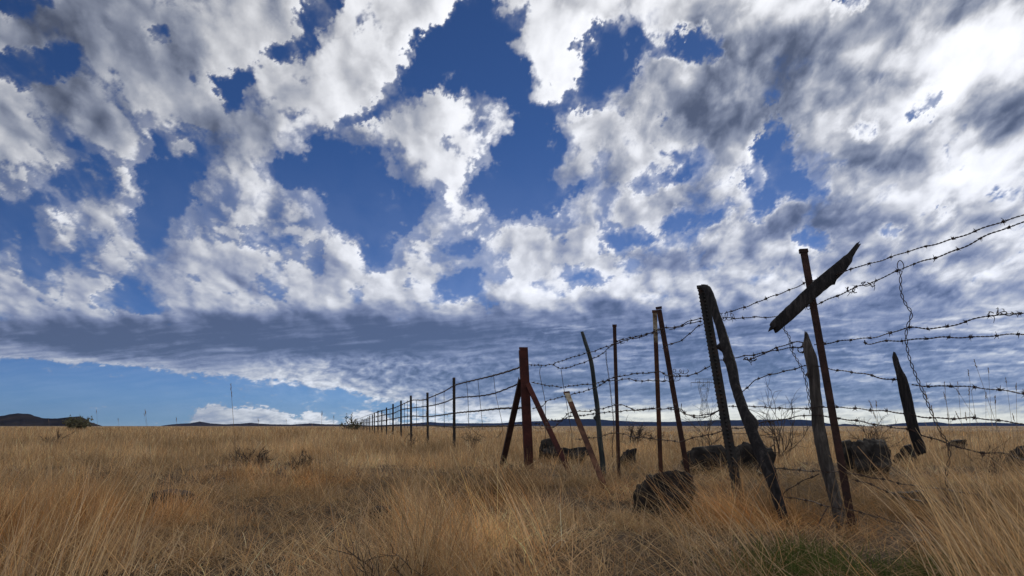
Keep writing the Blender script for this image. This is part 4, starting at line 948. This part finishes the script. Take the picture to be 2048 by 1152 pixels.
    # long leaning seed stems, right foreground and elsewhere
    def stems(n, ax, bx_, ay, by_, Lm, lean, az0, w0=.0022, col=1.15):
        x = rs.uniform(ax, bx_, n); y = rs.uniform(ay, by_, n); x = x*y
        L = Lm*rs.uniform(.6, 1.15, n)
        blades(x, y, ground_z(x, y), L, az0+rs.normal(0, .6, n), lean*rs.uniform(.6, 1.25, n), rs.normal(.12, .15, n), w0*rs.uniform(.7, 1.3, n)*np.maximum(1, y/4), colour(n, x, y)*col, 6)
    stems(420, .55, .76, 1.5, 3.2, .46, .55, np.pi*.97, .0024)
    stems(260, .20, .34, 1.6, 4.4, .42, .95, np.pi, .0024)
    stems(110, .15, .60, 1.1, 1.7, .34, 1.0, np.pi, .0028, 1.3)
    stems(260, -.13, .06, 1.9, 4.5, .38, .6, np.pi*.95, .0022)
    stems(260, -.7, -.46, 1.3, 3, .38, .3, .2, .0021)
    stems(170, -.5, .6, 1.3, 3.5, .24, 1.0, 2.6, .0024, 1.3)
    stems(120, -.5, .4, 1.2, 3, .22, 1.1, .3, .0024, 1.3)
    stems(260, -.7, .7, 3, 9, .36, .45, 2.4, .002)
    stems(200, -.7, .7, 3, 9, .34, .45, .4, .002)
    V = np.concatenate(verts); Fq = np.concatenate(faces); Cc = np.concatenate(cols)
    print('grass quads', len(Fq))
    o = ribbon_obj('dry_grass', V, Fq, Cc, 'straw', .35); tag(o, 'dense tall golden dry grass covering the whole field', 'grass', kind='stuff')
    # green undergrowth
    verts.clear(); faces.clear(); cols.clear(); base = 0
    for px, py, r_, n in [(1585, 1140, .10, 1200), (1670, 1180, .12, 700), (1560, 1175, .07, 400), (1940, 1170, .10, 600), (2040, 1110, .05, 300), (1840, 1180, .08, 500)]:
        g = G(px, py); x = g.x+rs.normal(0, r_, n); y = g.y+rs.normal(0, r_*.8, n)
        c = np.array([(.075, .10, .03)])*rs.uniform(.6, 1.5, n)[:, None]*np.array([1, 1, 1])
        blades(x, y, ground_z(x, y)-.005, rs.uniform(.04, .12, n), rs.uniform(0, 6.28, n), np.abs(rs.normal(0, .5, n)), rs.normal(.4, .4, n), rs.uniform(.002, .0045, n), c, 3)
    o = ribbon_obj('green_grass', np.concatenate(verts), np.concatenate(faces), np.concatenate(cols), 'fresh_grass', .4); tag(o, 'fresh green grass low in the foreground at the bottom right', 'grass', kind='stuff')
def ribbon_obj(name, V, Fq, Cc, mname, trn):
    me = bpy.data.meshes.new(name)
    me.vertices.add(len(V)); me.vertices.foreach_set('co', V.astype(np.float32).ravel())
    me.loops.add(Fq.size); me.loops.foreach_set('vertex_index', Fq.ravel().astype(np.int32))
    me.polygons.add(len(Fq)); me.polygons.foreach_set('loop_start', np.arange(0, Fq.size, 4, dtype=np.int32)); me.polygons.foreach_set('loop_total', np.full(len(Fq), 4, np.int32))
    at = me.color_attributes.new('blade', 'FLOAT_COLOR', 'POINT')
    at.data.foreach_set('color', np.concatenate([np.clip(Cc, 0, 1), np.ones((len(Cc), 1))], 1).astype(np.float32).ravel())
    me.update()
    m, n, l = mat(mname); n.remove(n['Principled BSDF'])
    a = n.new('ShaderNodeAttribute'); a.attribute_name = 'blade'
    d = n.new('ShaderNodeBsdfDiffuse'); t = n.new('ShaderNodeBsdfTranslucent'); mx = n.new('ShaderNodeMixShader'); mx.inputs[0].default_value = trn
    l.new(a.outputs['Color'], d.inputs[0]); l.new(a.outputs['Color'], t.inputs[0])
    l.new(d.outputs[0], mx.inputs[1]); l.new(t.outputs[0], mx.inputs[2]); l.new(mx.outputs[0], n['Material Output'].inputs[0])
    return link(name, me, m)

# ================================================================ air
def haze():
    import bmesh
    bm = bmesh.new(); bmesh.ops.create_cube(bm, size=1)
    for v in bm.verts: v.co = (v.co.x*60000, v.co.y*60000, 0 if False else (-12 if v.co.z < 0 else 700))
    me = bpy.data.meshes.new('haze'); bm.to_mesh(me); bm.free()
    m, n, l = mat('haze_air'); n.remove(n['Principled BSDF'])
    v = n.new('ShaderNodeVolumePrincipled'); v.inputs['Color'].default_value = (.20, .32, .72, 1); v.inputs['Density'].default_value = HAZE; v.inputs['Anisotropy'].default_value = 0
    l.new(v.outputs[0], n['Material Output'].inputs['Volume'])
    o = link('haze', me, m); tag(o, 'thin blue haze in the distance', 'haze', kind='stuff')
HAZE = 1e-5

ground(); sky_dome(); hills(); posts(); wires(); rocks(); plants(); pylon(); grass()
if HAZE: haze()
